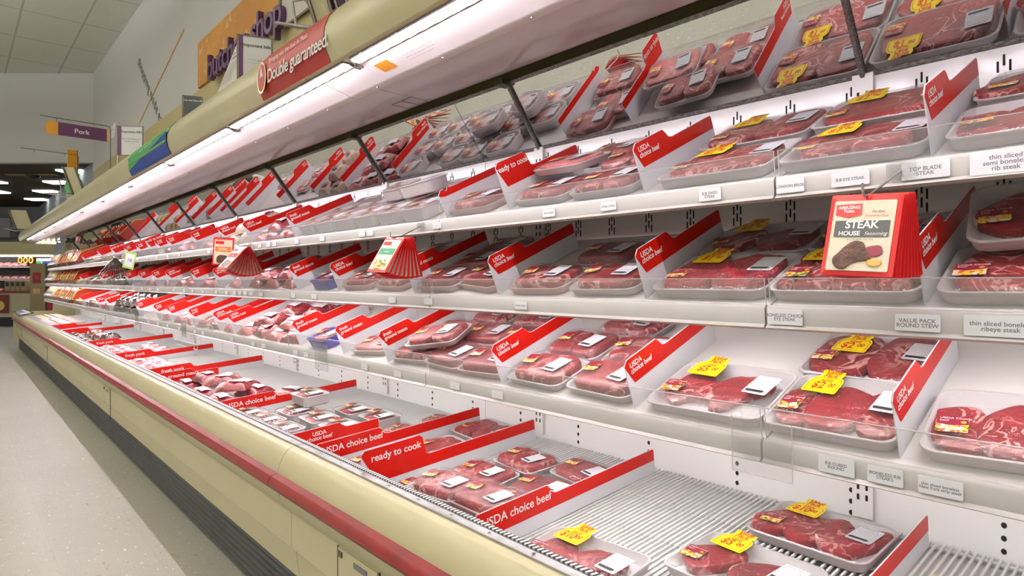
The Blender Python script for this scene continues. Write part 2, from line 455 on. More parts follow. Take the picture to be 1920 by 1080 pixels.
ORD = ['first', 'second', 'third', 'fourth', 'fifth', 'sixth', 'seventh', 'eighth', 'ninth', 'tenth', 'eleventh', 'twelfth', 'thirteenth', 'fourteenth', 'fifteenth', 'sixteenth', 'seventeenth', 'eighteenth', 'nineteenth', 'twentieth']
ORD += ['twenty-' + o for o in ORD[:9]] + ['thirtieth'] + ['thirty-' + o for o in ORD[:9]]
TEND = 12.9
JOINTS = [-.52 + 1.06 * k for k in range(13)]          # shelf uprights
CASEJ = [-1.8, 1.91, 5.56, 9.22, TEND]

# ================================================================ room
mb = MB(); mb.box(-9, 9, -4, 34, -.1, 0, 'floor_tile'); struct('floor', mb, smooth=False)
WA = 1.85
ZC = H + 1.96 * WA
mb = MB(); mb.box(-9, WA + .3, -4, 22, ZC, ZC + .1, 'ceiling_tile'); struct('ceiling', mb, smooth=False)
mb = MB(); mb.box(WA, WA + .15, -4, 13.15, 0, ZC + .05, 'wall_paint'); struct('wall_right', mb, smooth=False)
mb = MB(); mb.box(WA - .006, WA - .0005, -4, 13.1, 1.2, H + 1.03 * WA, 'wall_tan'); struct('trim_1', mb, smooth=False)
# the far bulkhead stands square to the line of sight; the store goes on under it
FM = Matrix(((CP, SP, 0, 0), (-SP, CP, 0, 0), (0, 0, 1, 0), (0, 0, 0, 1)))   # x -> sideways, y -> depth
def far_struct(name, mb): o = struct(name, mb, smooth=False); o.matrix_world = FM; return o
DB = WA * SP + 13.1 * CP
XB = WA * CP - 13.1 * SP
ZB = H + 224 / FPX * DB
mb = MB(); mb.box(-24, XB + .02, DB, DB + .1, ZB, ZC + .05, 'wall_paint'); mb.box(-24, XB + .02, DB - .02, DB + .12, ZB - .03, ZB, 'wall_paint'); far_struct('wall_back', mb)
mb = MB(); mb.box(-24, XB + 3.5, DB + .1, DB + 7.6, ZB, ZB + .1, 'brown_ceiling'); far_struct('ceiling_low', mb)
DW = 2.09 * FPX / 146 + 1.0
mb = MB(); mb.box(-24, XB + 3.5, DW, DW + .1, 0, ZB, 'wall_grey'); far_struct('wall_far', mb)
mb = MB(); mb.box(WA, WA + .15, 13.15, 24, 0, ZB, 'wall_grey'); struct('wall_end', mb, smooth=False)
# ceiling lights over the near aisle (out of the frame) and in the low ceiling
nl = 0
for i in range(4):
    for j in range(3):
        x, y = -1.9 - 2.4 * j, -1.5 + 3.6 * i
        o = thing('ceiling_light', 'long white fluorescent fixture over the aisle, %s along, %s row from the case' % (ORD[i], ORD[j]), 'ceiling light', T(x, y, ZC - .7), 'fluorescents over the aisle')
        mb = MB(); mb.box(-.32, .32, -.65, .65, -.05, -.001, 'white_enamel'); obj('frame', mb.mesh('frame', False), o)
        mb = MB(); mb.box(-.28, .28, -.6, .6, -.06, -.051, 'store_fluorescent'); obj('diffuser', mb.mesh('diffuser', False), o)
        mb = MB(); mb.box(-.28, .28, -.6, .6, .001, .008, 'store_uplight'); obj('upper_diffuser', mb.mesh('diffuser', False), o)  # unseen glowing top panel, added only to brighten the ceiling above
        mb = MB(); mb.tube([(0, -.5, .008), (0, -.5, .7)], .006, 'metal'); mb.tube([(0, .5, .008), (0, .5, .7)], .006, 'metal'); obj('hanger', mb.mesh('hanger'), o)
def farpt(px, py, D): return Vector(((px - 960) / FPX * D, D, H + (526 - py) / FPX * D))
for k, (x0, x1, y) in enumerate(((115, 162, 320), (90, 130, 341), (70, 107, 358), (54, 88, 373), (-40, 4, 340), (-52, 10, 359))):
    D = (ZB - H) * FPX / (526 - y)
    o = thing('ceiling_light', 'lit fluorescent panel in dark low ceiling, %s from bulkhead%s' % (ORD[k % 4], '' if k < 4 else ', row at the frame edge'), 'ceiling light', FM @ T((x0 + x1) / 2 / FPX * D - 960 / FPX * D, D, ZB), 'fluorescents in the low ceiling')
    ww = (x1 - x0) / FPX * D; mb = MB(); mb.box(-ww / 2, ww / 2, -.16, .16, -.03, -.002, 'fluorescent'); obj('diffuser', mb.mesh('diffuser', False), o)
o = thing('ceiling_vent', 'round black ceiling vent on a pale strip in the dark ceiling', 'vent', FM @ T((61 - 960) / FPX * 12.4, 12.4, ZB))
mb = MB(); mb.box(-.5, .5, -.07, .07, -.02, -.001, 'brown_box'); obj('mounting_strip', mb.mesh('strip', False), o)
mb = MB(); n = 20
mb.loft([[(r * math.cos(6.283 * i / n), r * math.sin(6.283 * i / n), z) for i in range(n)] for r, z in ((.13, -.021), (.12, -.06), (.06, -.09))], 'black'); obj('dome', mb.mesh('dome'), o)

# wall graphics
o = tag(obj('wall_mural', MB().box(WA - .03, WA - .008, 1.0, t_at(WA, 377), H + 1.03 * WA, H + 1.27 * WA, 'mural').mesh('wall_mural', False)), 'orange mural panel with pale leaves behind the butcher shop letters', 'mural')
tag(obj('wall_panel', MB().box(WA - .05, WA - .032, 2.6, t_at(WA, 541), H + 1.0 * WA, H + 1.27 * WA, 'white_panel').mesh('wall_panel', False)), 'cream wall panel right after the purple letters', 'panel')
tag(obj('wall_trim_strip', MB().box(WA - .06, WA - .03, t_at(WA, 541), t_at(WA, 537), H + 1.0 * WA, H + 1.27 * WA, 'dark_metal').mesh('wall_trim_strip', False)), 'thin dark vertical strip between orange mural and cream panel', 'trim')
tL, tR = t_at(WA - .07, 392), t_at(WA - .07, 527)
root = thing('butcher_shop_sign', 'raised purple lower-case letters reading butcher shop on the orange mural', 'sign', face_aisle(WA - .07, tL, H + 1.945))
me = text_mesh('butcher shop', .30, 'purple_letter', 'LEFT', .022, .004, .92)
wd = max(v.co.x for v in me.vertices)
x = 0
for wd_i, word in enumerate(('butcher', 'shop')):
    mw = text_mesh(word, .30, 'purple_letter', 'LEFT', .022, .004, .92)
    o = obj('letters', mw, root, T(x, 0, 0) @ Matrix.Diagonal(((tL - tR) / wd, 1.1, 1, 1)))
    x += (max(v.co.x for v in mw.vertices) + .10) * (tL - tR) / wd
ta, ha = t_at(WA, 260), h_at(WA, 260, 112); tb, hb = t_at(WA, 303), h_at(WA, 303, 228)
ang = math.degrees(math.atan2(hb - ha, ta - tb))
L_ = math.hypot(hb - ha, ta - tb)
me = text_mesh('shopping made easy', .22, 'letter_vinyl', 'LEFT', 0, 0, 1.2)
wd = max(v.co.x for v in me.vertices) * .86
root = thing('wall_lettering', 'grey slogan lettering running down the white wall', 'lettering', face_aisle(WA - .004, ta, H + ha) @ RZ(ang) @ Matrix.Scale(L_ / wd, 4))
x = 0
for word in ('shopping', 'made', 'easy'):
    mw = text_mesh(word, .22, 'letter_vinyl', 'LEFT', 0, 0, 1.2); obj('word_lettering', mw, root, T(x, 0, 0)); x += max(v.co.x for v in mw.vertices) + .075
ta, ha = t_at(WA, 345), h_at(WA, 345, 53); tb, hb = t_at(WA, 262), h_at(WA, 262, 230)
mb = MB(); mb.quad((WA - .004, ta, H + ha), (WA - .004, ta, H + ha - .03), (WA - .004, tb, H + hb - .01), (WA - .004, tb, H + hb + .01), 'orange')
tag(obj('wall_stripe', mb.mesh('wall_stripe', False)), 'thin orange line slanting across the white wall', 'stripe')

# ================================================================ refrigerated case
def Z(h): return H + h
bull = [(.802, .584), (.788, .585), (.774, .578), (.760, .562), (.749, .540), (.742, .512), (.738, .485), (.742, .455), (.752, .425), (.768, .398), (.785, .384), (.802, .384)]
canopy = [(.838, Z(.632)), (.826, Z(.636)), (.812, Z(.665)), (.803, Z(.70)), (.806, Z(.735)), (.82, Z(.77)), (.846, Z(.800)), (.88, Z(.820)), (.93, Z(.834)), (1.0, Z(.842)), (1.2, Z(.85)), (1.62, Z(.85)),
          (1.62, Z(.80)), (1.34, Z(.80)), (1.34, Z(.68)), (1.02, Z(.68)), (1.02, Z(.632))]
SECN = ['nearest section, beside the red price labels', 'section under the red guarantee sticker', 'section under the orange-tagged sign rod', 'far end section by the aisle end']
SECL = ['nearest cream meat case section, with bare wire deck', 'cream meat case section under the red and the green canopy stickers', 'cream meat case section with pork packs, next to last before far end', 'far end cream meat case section holding white tubs and sausage packs']
for k in range(4):
    y0, y1 = CASEJ[k] + .0015, CASEJ[k + 1] - .0015
    root = thing('refrigerated_meat_case', SECL[k], 'display case', T(0, (y0 + y1) / 2, 0), 'meat case sections in one long run')
    IM = T(0, -(y0 + y1) / 2, 0)
    def part(name, mb, sm=True, par=root, IM=IM, label=None): return obj(name, mb.mesh(name, sm), par, IM if par == root else None, label)
    mb = MB(); mb.prism_y(bull, y0, y1, 'case_cream'); part('bumper', mb)
    mb = MB(); mb.prism_y([(.737, .466), (.722, .470), (.712, .484), (.713, .496), (.722, .508), (.742, .513), (.742, .466)], y0, y1, 'rail_red'); part('bumper_rail', mb, label='long red protective rail')
    mb = MB(); mb.prism_y([(.786, .384), (.786, .272), (.800, .262), (.812, .165), (.90, .165), (.90, .384)], y0, y1, 'case_panel'); part('lower_panel', mb)
    pr = []
    for i in range(7):
        z = .008 + i * .024; pr += [(.822, z), (.808, z + .008), (.808, z + .016), (.822, z + .022)]
    pr += [(.90, .176), (.90, .004)]
    mb = MB(); mb.prism_y(pr, y0, y1, 'kick_dark'); part('kick_plate', mb, label='ribbed dark grey kick plate')
    mb = MB(); mb.box(.800, .826, y0, y1, .40, .589, 'metal')
    q = y0 + .05
    while q < y1 and q < 6:
        mb.add([(.812 + .004 * math.cos(i), q + .004 * math.sin(i), .5905) for i in (0, 1, 2.1, 3.1, 4.2, 5.2)], [(0, 1, 2, 3, 4, 5)], 'dark_metal'); q += .13
    part('top_edge_trim', mb)
    mb = MB(); mb.prism_y([(.826, .44), (.826, .592), (.834, .595), (.843, .588), (.843, .44)], y0, y1, 'striped'); part('air_grille', mb)
    mb = MB(); mb.prism_y([(.843, .44), (1.56, .50), (1.56, .525), (.843, .465)], y0, y1, 'white_enamel'); part('deck_pan', mb)
    # back wall with slots and holes
    mb = MB(); mb.box(1.56, 1.60, y0, y1, .52, Z(.47), 'white_enamel')
    def slot(y, z, h, w_=.0035): mb.box(1.5592, 1.5605, y - w_, y + w_, z, z + h, 'slot_black')
    q = math.ceil(y0 / .142) * .142
    while q < y1 and q < 8.5:
        for zz, nr in ((Z(-.165), 1), (Z(.145), 3), (Z(.415), 1)):
            for dx, dz in ((-.010, 0), (0, .012), (.010, 0)):
                for r in range(nr): slot(q + dx, zz + dz + r * .030, .022, .0019)
        if round(q / .142) % 2 == 0:
          for r in range(3): mb.add([(1.5590, q + .0050 * math.cos(i * .785), Z(-.538) + r * .026 + .0062 * math.sin(i * .785)) for i in range(8)], [tuple(range(8))], 'slot_black')
        q += .142
    for j in JOINTS:
        if y0 < j < y1:
            mb.box(1.548, 1.5598, j - .022, j + .022, .56, Z(.47), 'white_enamel_shelf')
            if j < 7:
                for zz in range(40):
                    for s_ in (-1, 1): mb.box(1.5470, 1.5482, j + s_ * .009 - .0025, j + s_ * .009 + .0025, .60 + zz * .0235, .60 + zz * .0235 + .013, 'slot_black')
    part('back_wall', mb, False)
    mb = MB(); mb.box(1.60, 1.62, y0, y1, .0, Z(.80), 'case_panel'); mb.box(.90, 1.60, y0, y1, .0, .43, 'case_panel'); part('body_shell', mb, False)
    mb = MB(); mb.prism_y(canopy, y0, y1, 'case_cream'); part('canopy', mb)
    mb = MB(); mb.prism_y([(1.019, Z(.675)), (1.019, Z(.655)), (1.16, Z(.652)), (1.28, Z(.656)), (1.33, Z(.668)), (1.33, Z(.678))], y0, y1, 'canopy_white'); part('canopy_underside', mb)
    mb = MB(); mb.prism_y([(.893, Z(.633)), (.893, Z(.631)), (.978, Z(.6085)), (.982, Z(.6065)), (1.012, Z(.6060)), (1.018, Z(.612)), (1.018, Z(.654)), (1.012, Z(.654)), (1.0, Z(.633))], y0, y1, 'housing'); lh = part('light_housing', mb)
    q = math.ceil(y0 / .35) * .35
    while q < min(y1, 7):
        sm_ = MB(); sm_.loft([[(.995 + r_ * math.cos(i * 1.047), q + r_ * math.sin(i * 1.047), z_) for i in range(6)] for r_, z_ in ((.004, Z(.606)), (.0035, Z(.603)), (.001, Z(.6015)))], 'metal'); obj('screw', sm_.mesh('screw'), lh); q += .35
    mx0, mz0, mx1, mz1 = 1.556, Z(.468), 1.408, Z(.664)
    mb = MB(); mb.prism_y([(mx0, mz0), (mx1, mz1), (mx1 + .004, mz1 + .003), (mx0 + .004, mz0 + .003)], y0, y1, 'mirror'); part('mirror', mb, False)
    mb = MB(); mb.prism_y([(mx0 - .003, mz0 - .002), (mx0 - .006, mz0 + .005), (mx0 - .001, mz0 + .003), (1.56, mz0 + .003), (1.56, mz0 - .004)], y0, y1, 'mottled_trim'); part('mirror_bottom_trim', mb)
    mb = MB(); mb.prism_y([(mx1 - .008, mz1 - .006), (mx1 - .014, mz1 + .004), (mx1 - .004, mz1 + .010), (mx1 + .006, mz1 + .004)], y0, y1, 'mottled_trim'); part('mirror_top_trim', mb)
    for j in JOINTS:
        if y0 < j < y1:
            mb = MB(); d = Vector((mx1 - mx0, 0, mz1 - mz0)).normalized(); nrm = Vector((-d.z, 0, d.x)) * .006
            mb.tube([Vector((mx0, j, mz0)) + nrm, Vector((mx1, j, mz1)) + nrm], .0065, 'mottled_trim', 6); part('mirror_strut', mb)
            mb = MB(); mb.box(mx1 - .045, mx1 + .002, j - .02, j + .02, mz1 - .01, mz1 + .012, 'dark_metal'); part('mirror_bracket', mb, False)
    # access cover near the section joint
    pn = y0 + (.0 if k == 0 else 0)
    yy = [1.38, 4.9, 8.6, 12.0][k]
    cv = MB(); cv.box(.783, .787, yy, yy + .21, .268, .378, 'case_panel'); cv.box(.7835, .7865, yy + .212, yy + .217, .262, .380, 'black'); cv.box(.7835, .7865, yy - .012, yy - .006, .17, .382, 'black')
    co = part('access_cover', cv, False)
    pl = MB(); pl.box(.779, .7829, yy + .185, yy + .208, .355, .37, 'dark_metal'); obj('latch', pl.mesh('latch', False), co)
    pl = MB(); pl.box(.781, .7829, yy + .05, yy + .12, .350, .364, 'lettering_grey'); obj('name_plate', pl.mesh('name_plate', False), co)
    if k == 3:
        mb = MB(); mb.prism_y(canopy[:12] + [(1.62, Z(.80)), (1.30, Z(.80)), (1.30, Z(.60)), (.84, Z(.60))], y1, y1 + .08, 'case_cream')
        mb.box(.74, 1.62, y1, y1 + .07, .165, .60, 'case_cream'); mb.prism_y([(1.25, .6), (1.62, .6), (1.62, Z(.62)), (1.42, Z(.62)), (1.30, Z(.1))], y1, y1 + .03, 'case_panel')
        part('end_panel', mb)
# LED strips along the canopy lip
LJ = [.62 + 1.04 * k for k in range(-1, 12)]
for k in range(12):
    y0, y1 = LJ[k] + .02, min(LJ[k + 1] - .02, TEND - .02)
    root = thing('led_light_strip', 'glowing white LED strip under the canopy lip, %s from near end' % ORD[k], 'light', T(.862, (y0 + y1) / 2, Z(.632)), 'LED strips along the canopy')
    L2 = (y1 - y0) / 2
    mb = MB(); mb.box(-.022, .026, -L2, L2, -.004, -.0005, 'channel_grey'); obj('base_channel', mb.mesh('base', False), root)
    mb = MB(); mb.prism_y([(-.018, -.0045), (-.012, -.010), (.012, -.010), (.018, -.0045)], -L2, L2, 'led_lens'); obj('lens', mb.mesh('lens', False), root)
    nled = 16
    if k == 0: DIODE = MB().box(-.007, .007, -.013, .013, -.0135, -.0102, 'led').mesh('diode', False)
    for i in range(nled): obj('diode', DIODE, root, T(0, -L2 + (i + .5) * 2 * L2 / nled, 0))
    for s_ in (-1, 1):
        mb = MB(); mb.tube([(.0, s_ * (L2 + .006), -.006), (.01, s_ * (L2 + .02), -.016), (.03, s_ * (L2 + .03), -.012)], .004, 'dark_metal'); obj('wire_connector', mb.mesh('connector'), root)
root = thing('led_light_strip', 'short row of bright LEDs across the far end of the canopy', 'light', T(1.1, TEND - .02, Z(.65)))
DI2 = MB().box(-.015, .015, -.012, .012, -.012, -.002, 'far_led').mesh('diode', False)
for i in range(7): obj('diode', DI2, root, T(-.185 + i * .07, 0, 0))
mb = MB(); mb.box(-.24, .32, -.02, .02, -.001, .006, 'housing'); obj('base_channel', mb.mesh('base', False), root)
# cable and notices on the canopy
o = thing('warning_label', 'small orange warning label on the light housing', 'label', T(.935, 1.60, Z(.6192)) @ RY(14.8))
mb = MB(); mb.box(-.02, .02, -.035, .035, 0, .0008, 'sticker_orange'); obj('sticker', mb.mesh('sticker', False), o)
obj('lettering', text_mesh('--- ----\n---- -- ---\n-- ----', .009, 'lettering_black'), o, T(0, 0, -.0004) @ RX(180) @ RZ(90))
o = tag(obj('rating_label', text_mesh('--- ---- ------- -- --- ----- -------\n----- --- ---- ---- ----- -- --- ----\n----- -- ------ ------ --------', .012, 'lettering_grey', 'LEFT'), None, T(.94, 1.50, Z(.6180)) @ RY(14.8) @ RX(180) @ RZ(90)), 'grey printed notice on the light housing beside the orange label', 'label')

t = t_at(1.22, 735)
o = thing('stacking_notice', 'faint printed box diagram and notice on the white canopy underside', 'label', T(1.22, t, Z(.6525)))
mb = MB()
for (x0, y0), (x1, y1) in (((0, 0), (.07, 0)), ((.07, 0), (.07, -.13)), ((.07, -.13), (0, -.13)), ((0, -.13), (0, 0)), ((0, -.065), (.07, -.065))):
    mb.box(min(x0, x1) - .001, max(x0, x1) + .001, min(y0, y1) - .001, max(y0, y1) + .001, -.0012, 0, 'lettering_grey')
obj('box_diagram', mb.mesh('diagram', False), o); obj('lettering', text_mesh('---- ----\n-- --- -----\n----- ---- -----', .016, 'lettering_grey', 'LEFT'), o, T(-.04, 0, -.001) @ RX(180) @ RZ(90))
def canopy_sticker(t0, t1, i0, i1, mat):
    pts = canopy[i0:i1]; mb = MB(); out = []
    for (x, z) in pts: 
        c = Vector((.90, Z(.70))); d = Vector((x, z)) - c; d.normalize(); out.append((x + d.x * .002, z + d.y * .002))
    n = len(out); vs = [(x, t0, z) for x, z in out] + [(x, t1, z) for x, z in out]
    mb.add(vs, [(i, i + 1, n + i + 1, n + i) for i in range(n - 1)], mat); return mb.mesh('sticker')
o = thing('canopy_sticker', 'red sticker reading Double guaranteed wrapped on the canopy front', 'sticker')
obj('backing', canopy_sticker(1.72, 2.25, 1, 7, 'sticker_red'), o)
obj('lettering', text_mesh('Double guaranteed.', .064, 'lettering_white', 'LEFT', 0, .0008, .92), o, face_aisle(.7995, 2.15, Z(.690)))
obj('slogan', text_mesh('Bringing you the best in Meat.', .026, 'lettering_white', 'LEFT'), o, face_aisle(.8015, 2.14, Z(.742)) @ RX(-8))
mb = MB(); mb.plate([(.040 * math.cos(i * .314), .055 * math.sin(i * .314)) for i in range(20)], 0, .0006, 'pack_yellow'); b2 = obj('badge', mb.mesh('badge'), o, face_aisle(.799, 2.20, Z(.700)))
mb = MB(); mb.plate([(.034 * math.cos(i * .314), .048 * math.sin(i * .314)) for i in range(20)], .0007, .001, 'sticker_red'); mb.add([(-.012, 0, .0015), (.016, .004, .0015), (-.004, .042, .0015)], [(0, 1, 2)], 'lettering_white'); obj('flame_mark', mb.mesh('flame'), b2)
o = thing('canopy_sticker', 'green and blue sticker wrapped on the canopy front', 'sticker')
obj('upper_band', canopy_sticker(3.50, 4.42, 3, 8, 'sticker_green'), o); 
mb = MB(); mb.add([(.7985, 3.50, Z(.745)), (.7975, 3.50, Z(.70)), (.807, 3.50, Z(.665)), (.822, 3.50, Z(.637)), (.822, 4.42, Z(.637)), (.807, 4.42, Z(.668))], [(0, 1, 2, 5), (2, 3, 4, 5)], 'sticker_blue'); obj('lower_band', mb.mesh('band'), o)
mb = MB(); mb.add([(.798, 3.50, Z(.745)), (.806, 4.42, Z(.668)), (.800, 4.42, Z(.74)), (.801, 3.50, Z(.758))], [(0, 1, 2, 3)], 'sticker_green'); obj('middle_band', mb.mesh('band'), o)
obj('lettering', text_mesh('------ ----- ------', .05, 'lettering_white'), o, face_aisle(.7985, 3.95, Z(.742)) @ RZ(2))

# ================================================================ deck racks and shelves
BOARD_GAP = .002
nj = len(JOINTS)
for k in range(nj - 1):
    y0, y1 = JOINTS[k] + .003, min(JOINTS[k + 1] - .003, TEND)
    root = thing('wire_deck_rack', 'white wire rack on the bottom deck, %s from near end' % ORD[k], 'rack', T(1.20, (y0 + y1) / 2, Z(-.5885)) @ RY(-5), 'wire racks on the bottom deck')
    mb = MB(); r = .0021; step = .0135 if y0 < 5 else .03
    q = y0 + .006
    def bar(x0, x1, ya, yb, z, r): mb.box(x0, x1, ya, yb, z - r, z + r, 'wire_white')
    while q < y1:
        mb.box(-.345, .35, q - r - (y0 + y1) / 2, q + r - (y0 + y1) / 2, .004, .0085, 'wire_white'); q += step
    obj('wires', mb.mesh('wires', False), root)
    for x in (-.34, -.17, 0, .17, .34):
        mb = MB(); mb.tube([(x, -(y1 - y0) / 2, 0.0), (x, (y1 - y0) / 2, 0.0)], .004, 'wire_white', 6); obj('cross_rod', mb.mesh('rod'), root)
for lv in (S3, S2, S1):
    for k in range(nj - 1):
        y0, y1 = JOINTS[k] + BOARD_GAP, min(JOINTS[k + 1] - BOARD_GAP, TEND - .4)
        if lv is not S1: pass
        M0 = lv.M((y0 + y1) / 2, 0); L2 = (y1 - y0) / 2
        root = thing('display_shelf', 'sloping white shelf board with clear front guard, %s, %s section from near end' % (lv.name, ORD[k]), 'shelf', M0, 'shelf boards of the ' + lv.name)
        mb = MB(); mb.box(-L2, L2, .004, lv.depth, -.010, 0, 'white_enamel_shelf'); obj('board', mb.mesh('board', False), root)
        if lv is not S1:
            mb = MB(); mb.box(-L2 + .02, L2 - .02, .035, .055, -.020, -.011, 'housing'); hs = obj('under_light', mb.mesh('under_light', False), root)
            mb = MB(); mb.box(-L2 + .03, L2 - .03, .038, .052, -.0225, -.0202, 'shelf_led' if lv is S2 else 'shelf_led_low'); obj('lens', mb.mesh('lens', False), hs)
        mb = MB()
        n = math.radians(lv.th); c, s_ = math.cos(n), math.sin(n)
        # price rail hangs plumb at the front; express the plumb profile in the tilted frame
        prof = [(.002, .004), (-.008, .004), (-.012, -.002), (-.010, -.030), (-.016, -.036), (-.006, -.040), (.004, -.034), (.004, -.01)]
        loops = [[(x, (px * c + pz * s_), (-px * s_ + pz * c)) for px, pz in prof] for x in (-L2, L2)]
        mb.loft(loops, 'rail_enamel'); obj('price_rail', mb.mesh('price_rail'), root)
        mb = MB(); hgt = .052 if lv is not S3 else .060
        yb, zb = .0, .003
        ly, lz = hgt * s_ * .9 - hgt * c * .12, hgt * c
        x0, x1 = -L2 + .002, L2 - .002
        mb.add([(x0, yb, zb), (x1, yb, zb), (x1, yb + ly, zb + lz), (x0, yb + ly, zb + lz)], [(0, 1, 2, 3)], 'acrylic')
        mb.tube([(x0, yb + ly, zb + lz), (x1, yb + ly, zb + lz)], .0011, 'acrylic_edge', 4)
        for xx in (x0, x1): mb.tube([(xx, yb, zb), (xx, yb + ly, zb + lz)], .0011, 'acrylic_edge', 4)
        obj('front_guard', mb.mesh('front_guard', False, False), root)

# ================================================================ signs: dividers
def divider_meshes(style, L=.36):
    """white plate with red band; y depth, z up; faces +x"""
    th = .0016
    if style == 'deck': tabL, tabH, H0, r0, rt = .235, .096, .070, .036, .030
    elif style == 'decktall': tabL, tabH, H0, r0, rt = .20, .136, .074, .038, .030
    elif style == 'band': tabL, tabH, H0, r0, rt = .03, .085, .084, .062, .050
    elif style == 'tall': tabL, tabH, H0, r0, rt = .120, .132, .086, .060, .045
    elif style == 'short': tabL, tabH, H0, r0, rt = .19, .090, .070, .03, .02
    else: tabL, tabH, H0, r0, rt = .128, .110, .085, .052, .046
    c = .012
    out = [(0, 0), (L, 0), (L, H0 - .006), (L - .006, H0), (tabL + c + .012, H0), (tabL + c, H0 + .004), (tabL + .004, tabH - c * .8), (tabL - .006, tabH), (c, tabH), (0, tabH - c)]
    mb = MB(); mb.plate(out, -th, 0, 'sign_white', 'yz')
    dg_ = .022 if style not in ('deck', 'decktall', 'short') else .045
    red = [(.0, tabH - c), (.002, tabH - c - .006), (dg_, r0), (L - .002, r0), (L - .002, H0 - .006), (L - .006, H0 - .001), (tabL + c + .012, H0 - .001), (tabL + c, H0 + .003), (tabL + .003, tabH - c * .8), (tabL - .006, tabH - .001), (c, tabH - .001)]
    m2 = MB(); m2.plate(red, .0002, .0007, 'sign_red', 'yz'); m2.plate(red, -th - .0007, -th - .0002, 'sign_red', 'yz')
    return mb.mesh('plate', False), m2.mesh('red_band', False), (tabL, tabH)
_div = {}
XT = Matrix(((0, 0, 1, 0), (1, 0, 0, 0), (0, 1, 0, 0), (0, 0, 0, 1)))    # text: x->y, y->z, normal +x
dcount = {}; DIVS = []
BAYS = {}
def divider(lv, t, text, style='n', L=.355, v=.019, lean=0, rz=0):
    key = (style, round(L, 3))
    if key not in _div: _div[key] = divider_meshes(style, L)
    a, b_, (tl, thh) = _div[key]
    DIVS.append((lv.name, t)); n = dcount.get(lv.name, 0); dcount[lv.name] = n + 1
    lab = ('red and white divider reading %s, %s from near end on the %s' % (text.replace('\n', ' '), ORD[n], lv.name)) if style != 'band' else 'narrow red edged divider without writing beside the deep pork trays'
    M = lv.M(t, v, .0015 if lv is not DECK else .0, rz) @ RY(lean)
    root = thing('shelf_divider', lab, 'divider', M, 'red meat dividers')
    obj('plate', a, root); obj('red_band', b_, root)
    if t < 7.5 and style != 'band':
        if lv is DECK: sz, ty, tz = (.029 if '\n' not in text else .020), tl * .56, thh - .028
        elif style == 'tall': sz, ty, tz = .0225, tl * .52, thh - .022
        else: sz, ty, tz = .0170, .050, thh - .024
        al = 'CENTER' if (lv is DECK or style == 'tall') else 'LEFT'
        if al == 'LEFT': ty = .016
        me = text_mesh(text, sz, 'lettering_white', al, 0, .0004, 1.0, .8)
        obj('lettering', me, root, Matrix.Translation((.0012, ty, tz)) @ XT)
    return root
UC, FG, FP, RC, FS = 'USDA\nchoice beef', 'fresh\nground meats', 'fresh\npork', 'ready to cook', 'fresh\nsausage'
for t, s_, st in ((.33, UC, 'n'), (.84, UC, 'n'), (1.28, UC, 'n'), (1.87, FG, 'n'), (2.19, FG, 'n'), (2.59, FG, 'n'), (3.43, UC, 'n'), (3.66, UC, 'n'), (4.14, FP, 'n'), (4.67, FP, 'n'), (5.03, FP, 'n'), (5.62, FP, 'n'), (6.9, RC, 'tall'), (7.45, FS, 'n'), (8.5, FS, 'n')):
    divider(S3, t, s_, st)
for t, s_, st in ((.30, UC, 'n'), (.82, UC, 'n'), (1.31, UC, 'n'), (1.73, FG, 'n'), (2.26, UC, 'n'), (2.65, FG, 'n'), (3.32, UC, 'n'), (3.71, UC, 'n'), (4.15, FP, 'n'), (4.74, UC, 'n'), (5.14, FP, 'n'), (5.58, FP, 'n'), (6.11, FP, 'n'), (7.3, FS, 'n'), (8.6, FS, 'n')):
    divider(S2, t, s_, st)
for t, s_, st in ((.30, UC, 'n'), (.85, UC, 'n'), (1.305, RC, 'tall'), (1.60, UC, 'band'), (2.76, FG, 'n'), (3.32, UC, 'n'), (3.72, UC, 'n'), (4.26, FP, 'n'), (4.86, FP, 'n'), (5.2, FP, 'n'), (5.46, RC, 'tall'), (5.83, FP, 'n'), (6.3, FP, 'n'), (6.87, RC, 'tall'), (7.6, RC, 'tall'), (8.7, FS, 'n')):
    divider(S1, t, s_, st, .34)
for t, s_, st, L in ((.40, 'USDA choice beef', 'deck', .66), (1.08, 'USDA choice beef', 'deck', .66), (1.575, 'ready to cook', 'decktall', .66), (1.88, 'USDA choice beef', 'deck', .66), (2.08, UC, 'short', .34), (2.82, 'USDA choice beef', 'deck', .64), (3.93, 'fresh ground meats', 'short', .33), (4.13, 'fresh pork', 'deck', .66), (5.16, 'fresh pork', 'deck', .66), (6.35, 'fresh pork', 'deck', .66), (8.0, 'fresh pork', 'deck', .66), (8.9, 'fresh pork', 'deck', .5)):
    divider(DECK, t, s_, st, L, v=.004)

def plain_divider(lv, t, L, n):
    root = thing('shelf_divider', 'dark red divider with yellow edge between oval-label cartons, %s from near end, %s' % (ORD[n], lv.name), 'divider', lv.M(t, .02, .001), 'dark red dividers by the sausage cartons')
    out = [(0, 0), (L, 0), (L, .12), (.10, .12), (.02, .05), (0, .04)]
    obj('plate', MB().plate(out, -.003, 0, 'pack_red', 'yz').mesh('plate', False), root)
    mb = MB(); mb.plate([(.02, .05), (.10, .12), (L, .12), (L, .127), (.097, .127), (.014, .054)], -.0045, .0015, 'pack_yellow', 'yz'); obj('yellow_edge', mb.mesh('edge', False), root)
for lv in (S3, S2, S1):
    for n, t in enumerate((9.35, 10.0, 10.65, 11.25)): plain_divider(lv, t, lv.depth - .06, n)
